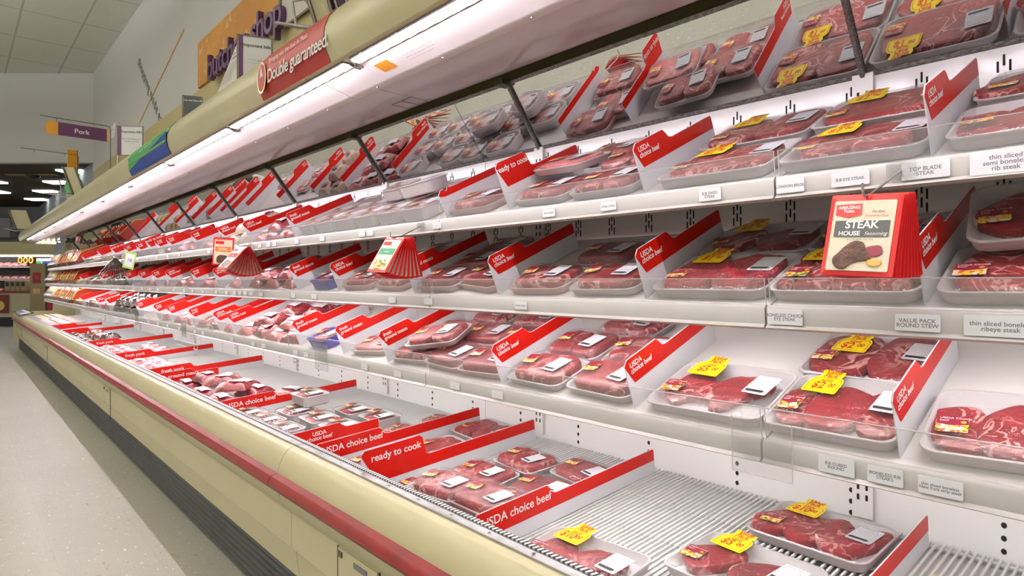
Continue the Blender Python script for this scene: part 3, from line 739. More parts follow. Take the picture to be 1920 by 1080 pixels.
# ================================================================ products
def foam_tray(w, d, h, mat='foam', r=.026, ribs=False):
    mb = MB(); n = 5 if not ribs else 6
    def lp(ww, dd, rad, z): return [(x, y, z) for x, y in rr(ww, dd, rad, n)]
    L = [lp(w - .022, d - .022, r * .8, 0), lp(w - .015, d - .015, r * .85, .003), lp(w - .006, d - .006, r, h - .004), lp(w, d, r, h - .002), lp(w, d, r, h),
         lp(w - .010, d - .010, r * .95, h), lp(w - .020, d - .020, r * .85, h - .008), lp(w - .036, d - .036, r * .7, .006)]
    mb.loft(L, mat)
    if ribs:
        k = int(w / .012)
        for i in range(k):
            x = -w / 2 + .02 + i * (w - .04) / (k - 1)
            for s_ in (-1, 1): mb.box(x - .002, x + .002, s_ * (d / 2 - .008) - .004, s_ * (d / 2 - .008) + .004, .004, h - .004, mat)
    return mb.mesh('tray')
def wrap_mesh(w, d, h, top, mat='film', flat=.86):
    mb = MB()
    def lp(s_, z): return [(x * s_, y * s_, z) for x, y in rr(w + .002, d + .002, .026, 5)]
    mb.loft([lp(.985, h - .008), lp(1.0, h - .001), lp(.975, h + .0015 + (top - h) * .12), lp((1 + flat) / 2, h + (top - h) * .65), lp(flat, top + .001), lp(flat * .6, top + .0018), lp(flat * .2, top + .002)], mat, False, True)
    return mb.mesh('wrap')
def blob(mb, rf, h, cx, cy, z0, seed, mat, side=None, n=36, rough=.003, dome=.0, fatr=None, rot=0):
    """piece of meat with outline rf(angle)"""
    rings = [(.97, 0), (1.01, .3), (1.015, .7), (.99, .92), (.94, 1.0), (.70, 1 + dome * .6), (.45, 1 + dome * .9), (.2, 1 + dome)]
    ca, sa = math.cos(rot), math.sin(rot); loops = []
    for s_, zf in rings:
        l = []
        for i in range(n):
            a = 2 * math.pi * i / n; x, y = rf(a); x *= s_; y *= s_
            p = Vector((x * 30 + seed * 7.1, y * 30, zf)); q = mnoise.noise(p) * rough
            k = 1 + mnoise.noise(Vector((math.cos(a) * 1.6 + seed, math.sin(a) * 1.6, seed * .3))) * .12
            x *= k; y *= k
            l.append((cx + x * ca - y * sa, cy + x * sa + y * ca, z0 + h * zf + (q if zf > .5 else 0)))
        loops.append(l)
    base = len(mb.v); mb.loft(loops, mat)
    if fatr:
        fm = mb.mi('fat'); nf = len(mb.f); start = nf - ((len(rings) - 1) * n + 2)
        for k in range(0, 4):
            for i in range(n):
                a = 360 * i / n
                if fatr[0] <= a <= fatr[1]: mb.m[start + k * n + i] = fm
def oval(w, d, p=2.4):
    def f(a):
        c, s_ = math.cos(a), math.sin(a)
        return (w / 2 * math.copysign(abs(c) ** (2 / p), c), d / 2 * math.copysign(abs(s_) ** (2 / p), s_))
    return f
def strip(w, d):                 # strip steak: straight fat edge, tapering tail
    def f(a):
        c, s_ = math.cos(a), math.sin(a)
        x = w / 2 * math.copysign(abs(c) ** .8, c); y = d / 2 * math.copysign(abs(s_) ** .7, s_)
        y *= (1 - .32 * (x / (w / 2))) ; y += .12 * d * math.sin(x / w * 3)
        return (x, y)
    return f
def tbone(w, d):
    def f(a):
        c, s_ = math.cos(a), math.sin(a)
        x = w / 2 * math.copysign(abs(c) ** .85, c); y = d / 2 * math.copysign(abs(s_) ** .85, s_)
        y *= 1 + .22 * math.cos(2 * a) - .2 * math.sin(a * 3 + .6) ; x *= 1 - .14 * math.cos(3 * a)
        return (x, y)
    return f
def label_mesh(w=.05, d=.07, bend=.0, bar=True):
    mb = MB(); o = rr(w, d, .003, 2); mb.plate(o, 0, .0005, 'price_print')
    mb.quad((-w * .44, d * .32, .0008), (w * .44, d * .32, .0008), (w * .44, d * .46, .0008), (-w * .44, d * .46, .0008), 'paper')
    for i in range(14):
        x = -w * .38 + i * w * .05; mb.quad((x, d * .35, .001), (x + w * .02, d * .35, .001), (x + w * .02, d * .43, .001), (x, d * .43, .001), 'lettering_grey')
    if bar:
        y0 = -d * .36; mb.add([(-w * .42, y0 - .003, .001), (w * .25, y0 - .003, .001), (w * .38, y0 + .0012, .001), (w * .25, y0 + .0055, .001), (-w * .42, y0 + .0055, .001)], [(0, 1, 2, 3, 4)], 'lettering_black')
    return mb.mesh('price_label', False)
def sticker_mesh(w=.042, d=.046):
    mb = MB(); mb.plate(rr(w, d, .003, 2), 0, .0005, 'food_print')
    mb.add([(-w * .49, -d * .02, .0008), (0, -d * .10, .0008), (w * .49, -d * .02, .0008), (w * .49, d * .49, .0008), (-w * .49, d * .49, .0008)], [(0, 1, 2, 3, 4)], 'maroon')
    mb.add([(w * .34 + .004 * math.cos(i * .785), d * .12 + .004 * math.sin(i * .785), .001) for i in range(8)], [tuple(range(8))], 'orange')
    return mb.mesh('brand_sticker', False)
def tag_mesh():
    w, d = .072, .045
    mb = MB(); o = [(-.036, -.022), (.036, -.022), (.038, -.018), (.036, .012), (.030, .020), (.024, .022), (.027, .030), (.024, .040), (.006, .038), (-.003, .041), (-.022, .043), (-.027, .040), (-.022, .028), (-.024, .022), (-.032, .018), (-.038, .006), (-.038, -.018)]
    mb.plate(o, 0, .0006, 'tag_yellow')
    ins = [(-.033, -.019), (.033, -.019), (.0345, -.016), (.033, .011), (.027, .017), (.018, .018), (-.020, .018), (-.030, .014), (-.0345, .004), (-.0345, -.016)]
    for i in range(len(ins)):
        a, b_ = ins[i], ins[(i + 1) % len(ins)]; k = .955
        mb.quad((a[0], a[1], .0009), (b_[0], b_[1], .0009), (b_[0] * k, b_[1] * k, .0009), (a[0] * k, a[1] * k, .0009), 'tag_red')
    return mb.mesh('value_tag', False)
LBL = label_mesh(); LBLS = label_mesh(.048, .068); STK = sticker_mesh(); STKS = sticker_mesh(.040, .046); TAGM = tag_mesh()
TXT_STK = text_mesh('USDA Choice\nbeef', .0072, 'lettering_white', 'LEFT')

PROTO = {}
def proto(name, parts): PROTO[name] = parts
def pm(build): mb = MB(); build(mb); return mb.mesh('meat')
WV, DV, HV = .255, .195, .024
tray_v = foam_tray(WV, DV, HV); wrap_v = wrap_mesh(WV, DV, HV, HV + .006, 'film', .9)
def steaks(kind, seed):
    out = []
    def piece(nm, rf, h, cx, cy, mat, seed, **k):
        mb = MB(); blob(mb, rf, h, cx, cy, .0075, seed, mat, **k); out.append((nm, mb.mesh(nm)))
    if kind == 'tbone':
        piece('steak', tbone(.105, .135), .015, -.058, -.008, 'beef', seed, rot=.5, fatr=(30, 150))
        piece('steak', tbone(.095, .17), .015, .030, .000, 'beef', seed + 1, rot=-.55, fatr=(60, 170))
    elif kind == 'round':
        piece('steak', oval(.085, .125), .014, -.082, -.012, 'beef', seed, rot=.25)
        piece('steak', oval(.112, .145), .018, -.006, -.008, 'beef', seed + 1, rot=-.15)
        piece('steak', oval(.092, .145), .016, .078, -.008, 'beef', seed + 2, rot=.15)
    elif kind == 'big':
        piece('steak', oval(.125, .165, 3.6), .020, -.056, 0, 'beef_marbled', seed)
        piece('steak', oval(.122, .165, 3.6), .021, .058, 0, 'beef_marbled', seed + 1)
    elif kind == 'strips':
        for i in range(3): piece('steak', strip(.155, .078), .021, -.075 + i * .073, .0, 'beef', seed + i, rot=.85, fatr=(20, 165))
    elif kind == 'pair':
        piece('steak', strip(.13, .085), .019, -.062, .0, 'beef_marbled', seed, rot=.7, fatr=(20, 160))
        piece('steak', strip(.13, .09), .019, .05, -.005, 'beef_dark', seed + 1, rot=.5, fatr=(20, 160))
    elif kind == 'cubed':
        piece('cubed_steak', oval(.115, .155, 3.0), .023, -.058, -.006, 'beef_ground', seed, rough=.004)
        piece('cubed_steak', oval(.118, .160, 3.0), .024, .056, -.004, 'beef_ground', seed + 1, rough=.004)
    elif kind == 'slab':
        piece('steak', oval(.225, .165, 3.4), .021, .0, -.003, 'beef', seed)
    elif kind == 'rounds':
        for i, (x, y) in enumerate(((-.078, .035), (.0, .042), (.078, .036), (-.045, -.042), (.048, -.042))): piece('steak', oval(.096, .090, 2.3), .019 + .001 * i, x, y, 'beef', seed + i)
    elif kind == 'stew':
        rr_ = random.Random(seed); mb = MB()
        for i in range(34):
            x = -.10 + (i % 7) * .033 + rr_.uniform(-.006, .006); y = -.062 + (i // 7) * .031 + rr_.uniform(-.006, .006)
            s_ = rr_.uniform(.024, .034); z = .0075 + rr_.uniform(0, .006)
            lp = lambda q, zz: [(x + q * s_ * .5 * (math.cos(a + rr_.uniform(-.05, .05))) * 1.25, y + q * s_ * .5 * math.sin(a) * 1.25, zz) for a in [math.radians(d0) for d0 in (15 + seed, 75 + seed, 110 + seed, 165 + seed, 200 + seed, 260 + seed, 295 + seed, 345 + seed)]]
            mb.loft([lp(.95, z), lp(1.05, z + .004), lp(1.0, z + .014), lp(.80, z + .018), lp(.35, z + .0185)], 'beef')
        out.append(('stew_cubes', mb.mesh('stew_cubes')))
    return out
LOOKV = {'tbone': 'two T-bone steaks', 'round': 'three round steaks', 'big': 'wide marbled steaks', 'strips': 'three strip steaks', 'pair': 'two dark strip steaks', 'cubed': 'cubed steak', 'stew': 'beef stew cubes', 'slab': 'one flat broiling steak', 'rounds': 'small eye steaks'}
for i, kd in enumerate(LOOKV):
    ps = [('tray', tray_v, None, None)] + [(n, m_, None, None) for n, m_ in steaks(kd, 11 + i * 5)] + [('wrap', wrap_v, None, None)]
    zt = HV + .0085
    ps += [('brand_sticker', STK, T(-WV * .36, -DV * .14, zt) @ RZ(4), [('lettering', TXT_STK, T(-.017, .012, .0012))]), ('price_label', LBL, T(WV * .33, DV * .08, zt) @ RZ(-4), None)]
    PROTO['value_' + kd] = ps
WR, DR, HR = .200, .146, .020
tray_r = foam_tray(WR, DR, HR); tray_rp = foam_tray(WR, DR, HR, 'foam_pink')
def roast(name, mat, hh, seed, tr=tray_r, n=1, stk=True):
    ps = [('tray', tr, None, None)]
    if n == 1:
        mb = MB(); blob(mb, oval(WR - .026, DR - .022, 4.0), hh, 0, 0, .0065, seed, mat, dome=.06, rough=.004); ps.append(('roast', mb.mesh('roast'), None, None))
    else:
        for i in range(n):
            mb = MB(); blob(mb, oval((WR - .02) / n, DR - .020, 3.6), hh, -WR / 2 + .012 + (i + .5) * (WR - .024) / n, 0, .0065, seed + i, mat, dome=.05, rough=.004); ps.append(('steak', mb.mesh('steak'), None, None))
    top = .0065 + hh * 1.07 + .002
    ps.append(('wrap', wrap_mesh(WR, DR, HR, top, 'film_tight', .84), None, None))
    if stk: ps.append(('brand_sticker', STKS, T(-WR * .30, DR * .05, top + .0028) @ RZ(8), None))
    ps.append(('price_label', LBLS, T(WR * .22, -.004, top + .0028) @ RZ(-6), None))
    PROTO[name] = ps
roast('roast_a', 'beef', .029, 3); roast('roast_b', 'beef', .027, 21, n=2); roast('roast_c', 'beef_marbled', .029, 33, tray_rp)
roast('roast_d', 'beef_dark', .029, 41, tray_rp); roast('roast_e', 'beef_ground', .026, 55); roast('pork_flat', 'pork', .020, 61)
tray_deep = foam_tray(.165, .125, .045, 'foam', .03)
def deep(name, mat, seed, tr=tray_deep, lid='film'):
    mb = MB(); blob(mb, oval(.128, .092, 3), .032, 0, 0, .007, seed, mat); w_ = wrap_mesh(.165, .125, .045, .047, lid, .9)
    PROTO[name] = [('tray', tr, None, None), ('meat', mb.mesh('meat'), None, None), ('wrap', w_, None, None), ('brand_sticker', STKS, T(-.052, .01, .0496) @ RZ(4), None), ('price_label', LBLS, T(.040, 0, .0496) @ RZ(-3), None)]
deep('pork_tray', 'pork_pale', 71); deep('ground_tray', 'beef_ground', 75, foam_tray(.155, .115, .042, 'foam', .018, True))
deep('blue_tray', 'beef_ground', 79, foam_tray(.165, .125, .040, 'blue_tray', .02))
mbg = MB()
for i in range(5): mbg.add([(-.05 + i * .008, -.005, .0), (-.04 + i * .009, .004, .0005), (-.052 + i * .01, .014, 0)], [(0, 1, 2)], 'green')
HERB = mbg.mesh('parsley', False)
PROTO['ground_tray'].insert(3, ('parsley_print', HERB, T(.03, .02, .0495), None))
def bag(name, mat, w, d, h, seed, lw=.05, ld=.035, flat=.012, labmat='paper'):
    mb = MB(); nx, ny = 16, 12; top, bot = [], []
    for j in range(ny + 1):
        for i in range(nx + 1):
            x = -1 + 2 * i / nx; y = -1 + 2 * j / ny
            e = max(0, 1 - abs(x) ** 3.2) * max(0, 1 - abs(y) ** 3.2)
            e = max(e, 0) ** .55
            nzv = mnoise.noise(Vector((x * 2.2 + seed, y * 2.0, seed))) * .34 + mnoise.noise(Vector((x * 6 + seed, y * 5, seed))) * .14
            wob = mnoise.noise(Vector((x * 3, y * 3, seed + 4))) * .05
            X, Y = x * w / 2 * (1 + wob * .5), y * d / 2 * (1 + wob)
            top.append((X, Y, .002 + h * e * (1 + nzv))); bot.append((X, Y, .0005 if e > 0 else .0015))
    N = len(top); fs = []
    for j in range(ny):
        for i in range(nx):
            a = j * (nx + 1) + i; fs.append((a, a + 1, a + nx + 2, a + nx + 1)); fs.append((N + a, N + a + nx + 1, N + a + nx + 2, N + a + 1))
    rim = [i for i in range(nx + 1)] + [(j + 1) * (nx + 1) - 1 for j in range(1, ny + 1)] + [ny * (nx + 1) + i for i in range(nx - 1, -1, -1)] + [j * (nx + 1) for j in range(ny - 1, 0, -1)]
    for k in range(len(rim)): a, b_ = rim[k], rim[(k + 1) % len(rim)]; fs.append((a, N + a, N + b_, b_))
    mb.add(top + bot, fs, mat)
    me = mb.mesh('packet')
    lb = MB(); n = 8; vs = []
    def hz(x, y):
        i = min(nx, max(0, round((x / (w / 2) + 1) / 2 * nx))); j = min(ny, max(0, round((y / (d / 2) + 1) / 2 * ny))); return top[j * (nx + 1) + i][2]
    for j in range(3):
        for i in range(n + 1):
            x = (-.5 + i / n) * lw + w * .08; y = (-.5 + j / 2) * ld
            hh = max(hz(x + dx, y + dy) for dx in (-.012, 0, .012) for dy in (-.012, 0, .012))
            vs.append((x, y, hh + .003))
    for j in range(2):
        for i in range(n): a = j * (n + 1) + i; lb.add([vs[a], vs[a + 1], vs[a + n + 2], vs[a + n + 1]], [(0, 1, 2, 3)], labmat)
    PROTO[name] = [('vacuum_bag', me, None, None), ('price_label', lb.mesh('label', True, False), None, None)]
bag('bag_beef', 'bag_beef', .20, .13, .040, 3, .095, .045, labmat='price_print'); bag('bag_beef2', 'bag_beef', .17, .12, .038, 9, .085, .042, labmat='price_print')
bag('bag_pork', 'bag_pork', .18, .13, .032, 5, .09, .045, labmat='price_print'); bag('bag_pink', 'bag_pink', .18, .14, .038, 8, .075, .04)
bag('bag_feet', 'bag_feet', .16, .13, .050, 12, .05, .035, labmat='maroon'); bag('bag_black', 'bag_black', .22, .15, .055, 15, .07, .05, labmat='bright_print')
bag('bag_sausage', 'bag_sausage', .18, .13, .040, 18, .07, .05, labmat='bright_print'); bag('bag_yellow', 'bag_yellow', .15, .11, .035, 22, .06, .04, labmat='paper')
bag('bag_green', 'bag_yellow', .12, .10, .030, 25, .05, .04, labmat='light_green')
def rbox(name, w, d, h, mat, face):
    mb = MB(); mb.loft([[(x, y, z) for x, y in rr(w * s_, d * s_, .006, 2)] for s_, z in ((.97, 0), (1, .003), (1, h - .003), (.97, h))], mat); return mb.mesh(name)
mb = MB(); mb.plate([(.055 * math.cos(i * .2856), .040 * math.sin(i * .2856)) for i in range(22)], .0, .0012, 'pack_yellow'); mb.plate([(.045 * math.cos(i * .2856), .031 * math.sin(i * .2856)) for i in range(22)], .0013, .0020, 'light_green'); mb.plate([(.036 * math.cos(i * .2856), .023 * math.sin(i * .2856)) for i in range(22)], .0021, .0026, 'pack_brown'); OV = mb.mesh('oval_label', False)
PROTO['round_pack'] = [('carton', rbox('carton', .15, .17, .035, 'pack_red', None), None, None), ('oval_label', OV, T(0, -.03, .0355), [('lettering', text_mesh('-----', .016, 'lettering_white'), T(0, 0, .003))])]
PROTO['cream_box'] = [('carton', rbox('carton', .16, .18, .05, 'cardboard', None), None, None), ('blue_label', rbox('bl', .07, .035, .0012, 'blue', None), T(-.02, -.03, .0505), None), ('pale_label', rbox('wl', .08, .04, .0012, 'paper', None), T(.0, -.07, .0505), None)]
mb = MB(); n = 28
mb.loft([[(r * (1 + (.02 if i % 2 else 0)) * math.cos(6.2832 * i / n), r * (1 + (.02 if i % 2 else 0)) * math.sin(6.2832 * i / n), z) for i in range(n)] for r, z in ((.045, 0), (.048, .002), (.060, .052), (.063, .054), (.063, .058), (.058, .060))], 'foam_pink'); TUB = mb.mesh('tub')
PROTO['tub'] = [('cup', TUB, None, None)]
PROTO['red_pack'] = [('carton', rbox('carton', .16, .10, .03, 'sign_red', None), None, None), ('print', rbox('pr', .10, .06, .0012, 'bright_print', None), T(0, 0, .0305), None)]

LOOK = {'roast_a': ('meat_tray', 'foam tray of red roast beef', 'packaged meat'), 'roast_b': ('meat_tray', 'foam tray of two bright beef cuts', 'packaged meat'), 'roast_c': ('meat_tray', 'pink foam tray of marbled beef', 'packaged meat'),
        'roast_d': ('meat_tray', 'pink foam tray of dark beef', 'packaged meat'), 'roast_e': ('meat_tray', 'foam tray of finely cut beef', 'packaged meat'), 'pork_flat': ('meat_tray', 'foam tray of thin pink cutlets', 'packaged meat'),
        'pork_tray': ('meat_tray', 'deep white tray of pale pork', 'packaged meat'), 'ground_tray': ('ground_beef_tray', 'lidded white tray of ground beef', 'packaged meat'), 'blue_tray': ('ground_beef_tray', 'blue tray of ground beef', 'packaged meat'),
        'bag_beef': ('vacuum_pack', 'vacuum pack of dark red beef', 'packaged meat'), 'bag_beef2': ('vacuum_pack', 'small vacuum pack of dark red beef', 'packaged meat'), 'bag_pork': ('vacuum_pack', 'wrapped pink pork cut with white label', 'packaged meat'),
        'bag_pink': ('vacuum_pack', 'glossy bag of pale pink pork', 'packaged meat'), 'bag_feet': ('vacuum_pack', 'bag of beige pork feet', 'packaged meat'), 'bag_black': ('vacuum_pack', 'shiny black bag of ribs', 'packaged meat'),
        'bag_sausage': ('sausage_pack', 'brown and red sausage pack', 'packaged sausage'), 'bag_yellow': ('sausage_pack', 'yellow wrapped pack', 'packaged sausage'), 'bag_green': ('sausage_pack', 'small green and yellow pack', 'packaged sausage'),
        'round_pack': ('sausage_carton', 'dark red carton with yellow oval label', 'carton'), 'cream_box': ('food_carton', 'cream carton with blue label', 'carton'), 'tub': ('food_tub', 'pink white round tub', 'tub'), 'red_pack': ('food_carton', 'flat red printed pack', 'carton')}
for kd, lk in LOOKV.items(): LOOK['value_' + kd] = ('value_pack_tray', 'value pack of ' + lk, 'packaged meat')
ITEMS = []       # (level, t, v, w, kind, rz, tilt(rx,ry), scale, tag)
def put(lv, kind, t, v, w=.001, rz=None, rx=0, ry=0, sc=1.0, price=None, tagpos=(-.055, .055)):
    ITEMS.append([lv, kind, t, v, w, R_.uniform(-4, 4) if rz is None else rz, rx, ry, sc, price, tagpos])
def putp(lv, kind, px, py, w=.001, zt=.035, **k):
    t, v = lv.pix(px, py, zt + w); put(lv, kind, t, v, w, **k)

# --- near items, one by one
put(S3, 'value_tbone', .665, .100, rz=0, price='5'); put(S3, 'value_round', .435, .102, rz=0, sc=(.86, 1, 1), price='2', tagpos=(-.055, .045)); put(S3, 'value_big', .44, .305, rz=-1, sc=(.92, 1, 1), price='2', tagpos=(-.05, .02))
put(S3, 'value_round', .185, .085, rz=4)
put(S2, 'value_cubed', .675, .105, rz=0, price='1'); put(S2, 'value_pair', .69, .315, rz=2, price='1'); put(S2, 'value_stew', .43, .105, rz=0, sc=(.96, 1, 1), price='2', tagpos=(-.07, .055)); put(S2, 'value_tbone', .44, .318, rz=-2)
put(S2, 'value_slab', .165, .10, rz=2); put(S2, 'value_pair', .16, .24, .045, rz=8, rx=10)
put(S1, 'value_slab', .69, .105, rz=0, price='1'); put(S1, 'value_big', .70, .285, .012, rz=1, rx=2, price='1'); put(S1, 'value_rounds', .43, .11, rz=0, sc=(.95, 1, 1), price='1'); put(S1, 'value_slab', .44, .285, .016, rz=0, rx=2, price='1')
put(S1, 'value_round', .165, .10, rz=3); put(S1, 'value_strips', .16, .285, .01, rz=0)
putp(DECK, 'value_tbone', 1085, 1040, .002, .03, rz=3, price='10'); putp(DECK, 'value_pair', 1392, 1055, .002, .03, rz=-3, price='5'); putp(DECK, 'value_strips', 1535, 990, .002, .03, rz=-2, price='10')
putp(DECK, 'value_round', 1700, 1120, .002, .03, rz=0, price='10')
put(S3, 'roast_a', 1.165, .075); put(S3, 'roast_a', .955, .070, rz=-3); put(S3, 'roast_b', 1.17, .225); put(S3, 'roast_c', .96, .222, rz=3); put(S3, 'roast_b', 1.09, .370, rz=-3)
put(S2, 'roast_c', 1.175, .072); put(S2, 'roast_a', .955, .072, rz=2); put(S2, 'roast_d', 1.08, .225, rz=-4)
put(S1, 'roast_b', 1.21, .075); put(S1, 'roast_b', .985, .075); put(S1, 'pork_flat', 1.21, .19, .035, rz=-6, rx=-4); put(S1, 'roast_b', .99, .215, .02, rz=3); put(S1, 'roast_b', 1.10, .30, .03, rz=-5)
put(S1, 'roast_c', 1.50, .075); put(S1, 'roast_b', 1.48, .22); put(S1, 'roast_c', 1.51, .36 - .04)
# lowest shelf, third bay
for kd, t, v, w_, rz in (('roast_b', 1.79, .072, 0, 5), ('roast_d', 1.58, .072, 0, -4), ('roast_c', 1.39, .075, 0, 3), ('roast_a', 1.77, .222, 0, -3), ('roast_c', 1.57, .222, 0, 6), ('roast_d', 1.375, .225, 0, -3), ('roast_b', 1.69, .13, .038, 22), ('roast_b', 1.47, .35, 0, 3), ('roast_a', 1.70, .365, 0, -2)): put(S3, kd, t, v, w_ + .001, rz)
put(S3, 'pork_flat', 2.05, .07, rz=10); put(S3, 'blue_tray', 2.42, .065, rz=0)
for kd, t, v, w_, rz in (('roast_d', 1.62, .072, 0, 2), ('roast_c', 1.42, .072, 0, -10), ('roast_d', 1.62, .22, 0, 2), ('roast_d', 1.42, .22, 0, 6), ('roast_d', 1.52, .36, 0, -5),
                         ('roast_c', 2.14, .072, 0, 3), ('roast_c', 1.90, .072, 0, -3), ('roast_d', 2.12, .22, 0, 3), ('roast_d', 1.89, .22, 0, 3), ('roast_d', 2.0, .36, 0, 3)): put(S2, kd, t, v, w_ + .001, rz)
put(S2, 'blue_tray', 2.42, .068, rz=0); put(S2, 'blue_tray', 2.44, .21, rz=2); put(S2, 'pork_flat', 2.46, .36)
# top shelf, deep pork trays
for r in range(3):
    for c in range(6):
        if r == 2 and c in (0, 4): continue
        put(S1, 'pork_tray', 1.79 + c * .168, .066 + r * .128, .001 + (.0 if r < 1 else .0), R_.uniform(-2, 2))
put(S1, 'pork_tray', 1.88, .17, .050, 14, -5); put(S1, 'pork_tray', 2.10, .22, .050, -8, 0)
# deck bays
for px, py, kd, w_, rz in ((787, 917, 'roast_b', 0, -8), (867, 950, 'roast_c', 0, -6), (838, 897, 'roast_a', .045, 6), (928, 925, 'roast_c', .045, 0), (915, 876, 'roast_b', 0, 4), (1028, 903, 'roast_d', 0, 8), (985, 858, 'roast_b', 0, -6), (1088, 880, 'roast_e', 0, -8)):
    putp(DECK, kd, px, py, w_ + .002, rz=rz, sc=.95)
putp(DECK, 'value_big', 857, 824, .002, rz=-8, sc=.9); putp(DECK, 'value_cubed', 925, 792, .002, rz=-6, sc=.95); put(DECK, 'roast_d', 1.73, .10, .002, 0)
putp(DECK, 'roast_c', 752, 800, .002, sc=.8); putp(DECK, 'roast_b', 828, 782, .002, sc=.8); put(DECK, 'roast_b', 1.98, .12, .002, 85, sc=.8)
for px, py, w_ in ((457, 770, 0), (522, 753, 0), (500, 787, 0), (557, 770, 0), (585, 742, .045), (533, 803, 0), (600, 783, 0), (665, 768, 0), (713, 780, 0), (640, 797, 0)):
    putp(DECK, 'ground_tray', px, py, w_ + .002, .04, rz=R_.uniform(-3, 3), sc=1.04)
for px, py, kd, w_, rz in ((348, 716, 'bag_beef', 0, 0), (378, 733, 'bag_beef', 0, 5), (415, 745, 'bag_beef', 0, 0), (388, 705, 'bag_beef2', .03, 10), (415, 712, 'bag_beef2', .03, 60), (440, 722, 'bag_beef2', .03, 50), (462, 718, 'bag_beef', 0, 10), (487, 730, 'bag_beef', 0, 10), (530, 728, 'bag_beef', 0, 20), (350, 700, 'bag_beef', 0, 0), (425, 702, 'bag_pork', 0, 0)):
    putp(DECK, kd, px, py, w_ + .002, .03, rz=rz)
def fill(lv, kinds, t0, t1, v0, v1, dt, dv, w=.001, jit=.012, skip=0.0, rzj=8):
    nt_ = max(1, int((t1 - t0) / dt)); nv = max(1, int((v1 - v0) / dv + .01))
    for j in range(nv):
        for i in range(nt_):
            if R_.random() < skip: continue
            put(lv, R_.choice(kinds), t0 + (i + .5) * (t1 - t0) / nt_ + R_.uniform(-jit, jit), v0 + (j + .5) * dv + R_.uniform(-jit, jit) * .5, w, R_.uniform(-rzj, rzj), sc=.9 if kinds[0].startswith('bag') else 1.0)
BF, PK = ['bag_beef', 'bag_beef2', 'bag_pork'], ['bag_pork', 'bag_pork', 'bag_pink']
fill(DECK, ['bag_pork', 'bag_pink'], 4.34, 5.22, .01, .42, .19, .14); fill(DECK, ['bag_pork'], 4.5, 5.0, .03, .30, .22, .14, .036)
fill(DECK, ['bag_pork', 'bag_beef2'], 5.36, 6.42, .01, .30, .19, .14); fill(DECK, ['bag_pink'], 5.5, 6.2, .34, .50, .19, .15); fill(DECK, ['bag_pork'], 5.5, 6.2, .03, .20, .22, .14, .036)
fill(DECK, ['bag_black', 'bag_sausage'], 6.6, 8.1, .02, .35, .24, .16); fill(DECK, ['bag_black', 'bag_sausage'], 6.7, 7.7, .18, .34, .3, .15, .045)
fill(DECK, ['red_pack'], 8.6, 9.2, .02, .30, .2, .13, .002, .003, 0, 2)
fill(DECK, ['tub'], 9.5, 10.9, .02, .5, .14, .135, .002, .003, 0, 3); fill(DECK, ['cream_box'], 11.0, 12.4, .02, .5, .20, .2, .002, .003, 0, 3); 
fill(S3, BF + ['bag_pork'], 2.62, 3.40, .01, .44, .185, .135, .001); fill(S3, ['bag_pork', 'bag_beef'], 2.70, 3.3, .06, .34, .2, .14, .034)
fill(S3, ['bag_pork'], 3.46, 3.64, .01, .3, .18, .14); fill(S3, ['bag_pork', 'pork_flat'], 3.70, 4.12, .01, .30, .2, .145); fill(S3, PK, 4.18, 4.65, .01, .16, .22, .14); fill(S3, PK, 4.7, 5.0, .01, .16, .15, .14)
fill(S3, ['bag_black'], 5.66, 6.8, .01, .46, .23, .15); fill(S3, ['bag_black'], 5.7, 6.7, .04, .34, .25, .15, .045)
fill(S3, ['red_pack', 'bag_sausage'], 6.95, 7.42, .01, .30, .22, .14); fill(S3, ['bag_sausage'], 7.5, 8.4, .01, .14, .22, .14)
fill(S3, ['bag_green'], 8.55, 9.3, .02, .44, .13, .105); [fill(S3, ['round_pack'], q0, q1, .02, .42, .17, .18, .001, .002, 0, 1) for q0, q1 in ((9.40, 9.95), (10.05, 10.60), (10.70, 11.20))]; fill(S3, ['bag_yellow'], 11.28, 11.5, .02, .3, .16, .12); fill(S3, ['cream_box'], 11.5, 12.4, .02, .42, .17, .19, .001, .002, 0, 2)
fill(S2, BF, 2.68, 3.30, .01, .44, .185, .135); fill(S2, ['bag_pork', 'bag_beef'], 2.72, 3.25, .03, .30, .2, .14, .034); fill(S2, ['bag_pork', 'bag_beef2'], 3.35, 3.69, .01, .30, .17, .14); fill(S2, PK, 3.75, 4.12, .01, .30, .18, .14); fill(S2, PK, 4.2, 4.7, .01, .30, .18, .14); fill(S2, PK, 4.78, 5.1, .01, .16, .16, .14); fill(S2, PK, 5.17, 5.55, .01, .16, .18, .14)
fill(S2, ['bag_black'], 5.62, 6.08, .15, .45, .23, .15); fill(S2, ['bag_black'], 6.15, 7.2, .01, .46, .23, .15); fill(S2, ['bag_sausage', 'bag_pink'], 7.35, 8.5, .01, .30, .2, .14)
fill(S2, ['bag_green'], 8.7, 9.3, .02, .40, .13, .105); [fill(S2, ['round_pack'], q0, q1, .02, .42, .17, .18, .001, .002, 0, 1) for q0, q1 in ((9.40, 9.95), (10.05, 10.60), (10.70, 11.20))]; fill(S2, ['bag_yellow'], 11.28, 11.5, .02, .3, .16, .12); fill(S2, ['cream_box'], 11.5, 12.4, .02, .42, .17, .19, .001, .002, 0, 2)
fill(S1, BF + ['bag_pork'], 2.80, 3.30, .01, .37, .16, .115); fill(S1, ['bag_pork', 'bag_beef'], 2.85, 3.25, .05, .3, .2, .12, .03); fill(S1, ['bag_feet'], 3.35, 3.70, .01, .37, .165, .12, .001); fill(S1, ['bag_feet'], 3.38, 3.68, .05, .33, .165, .13, .045, .01, 0, 20)
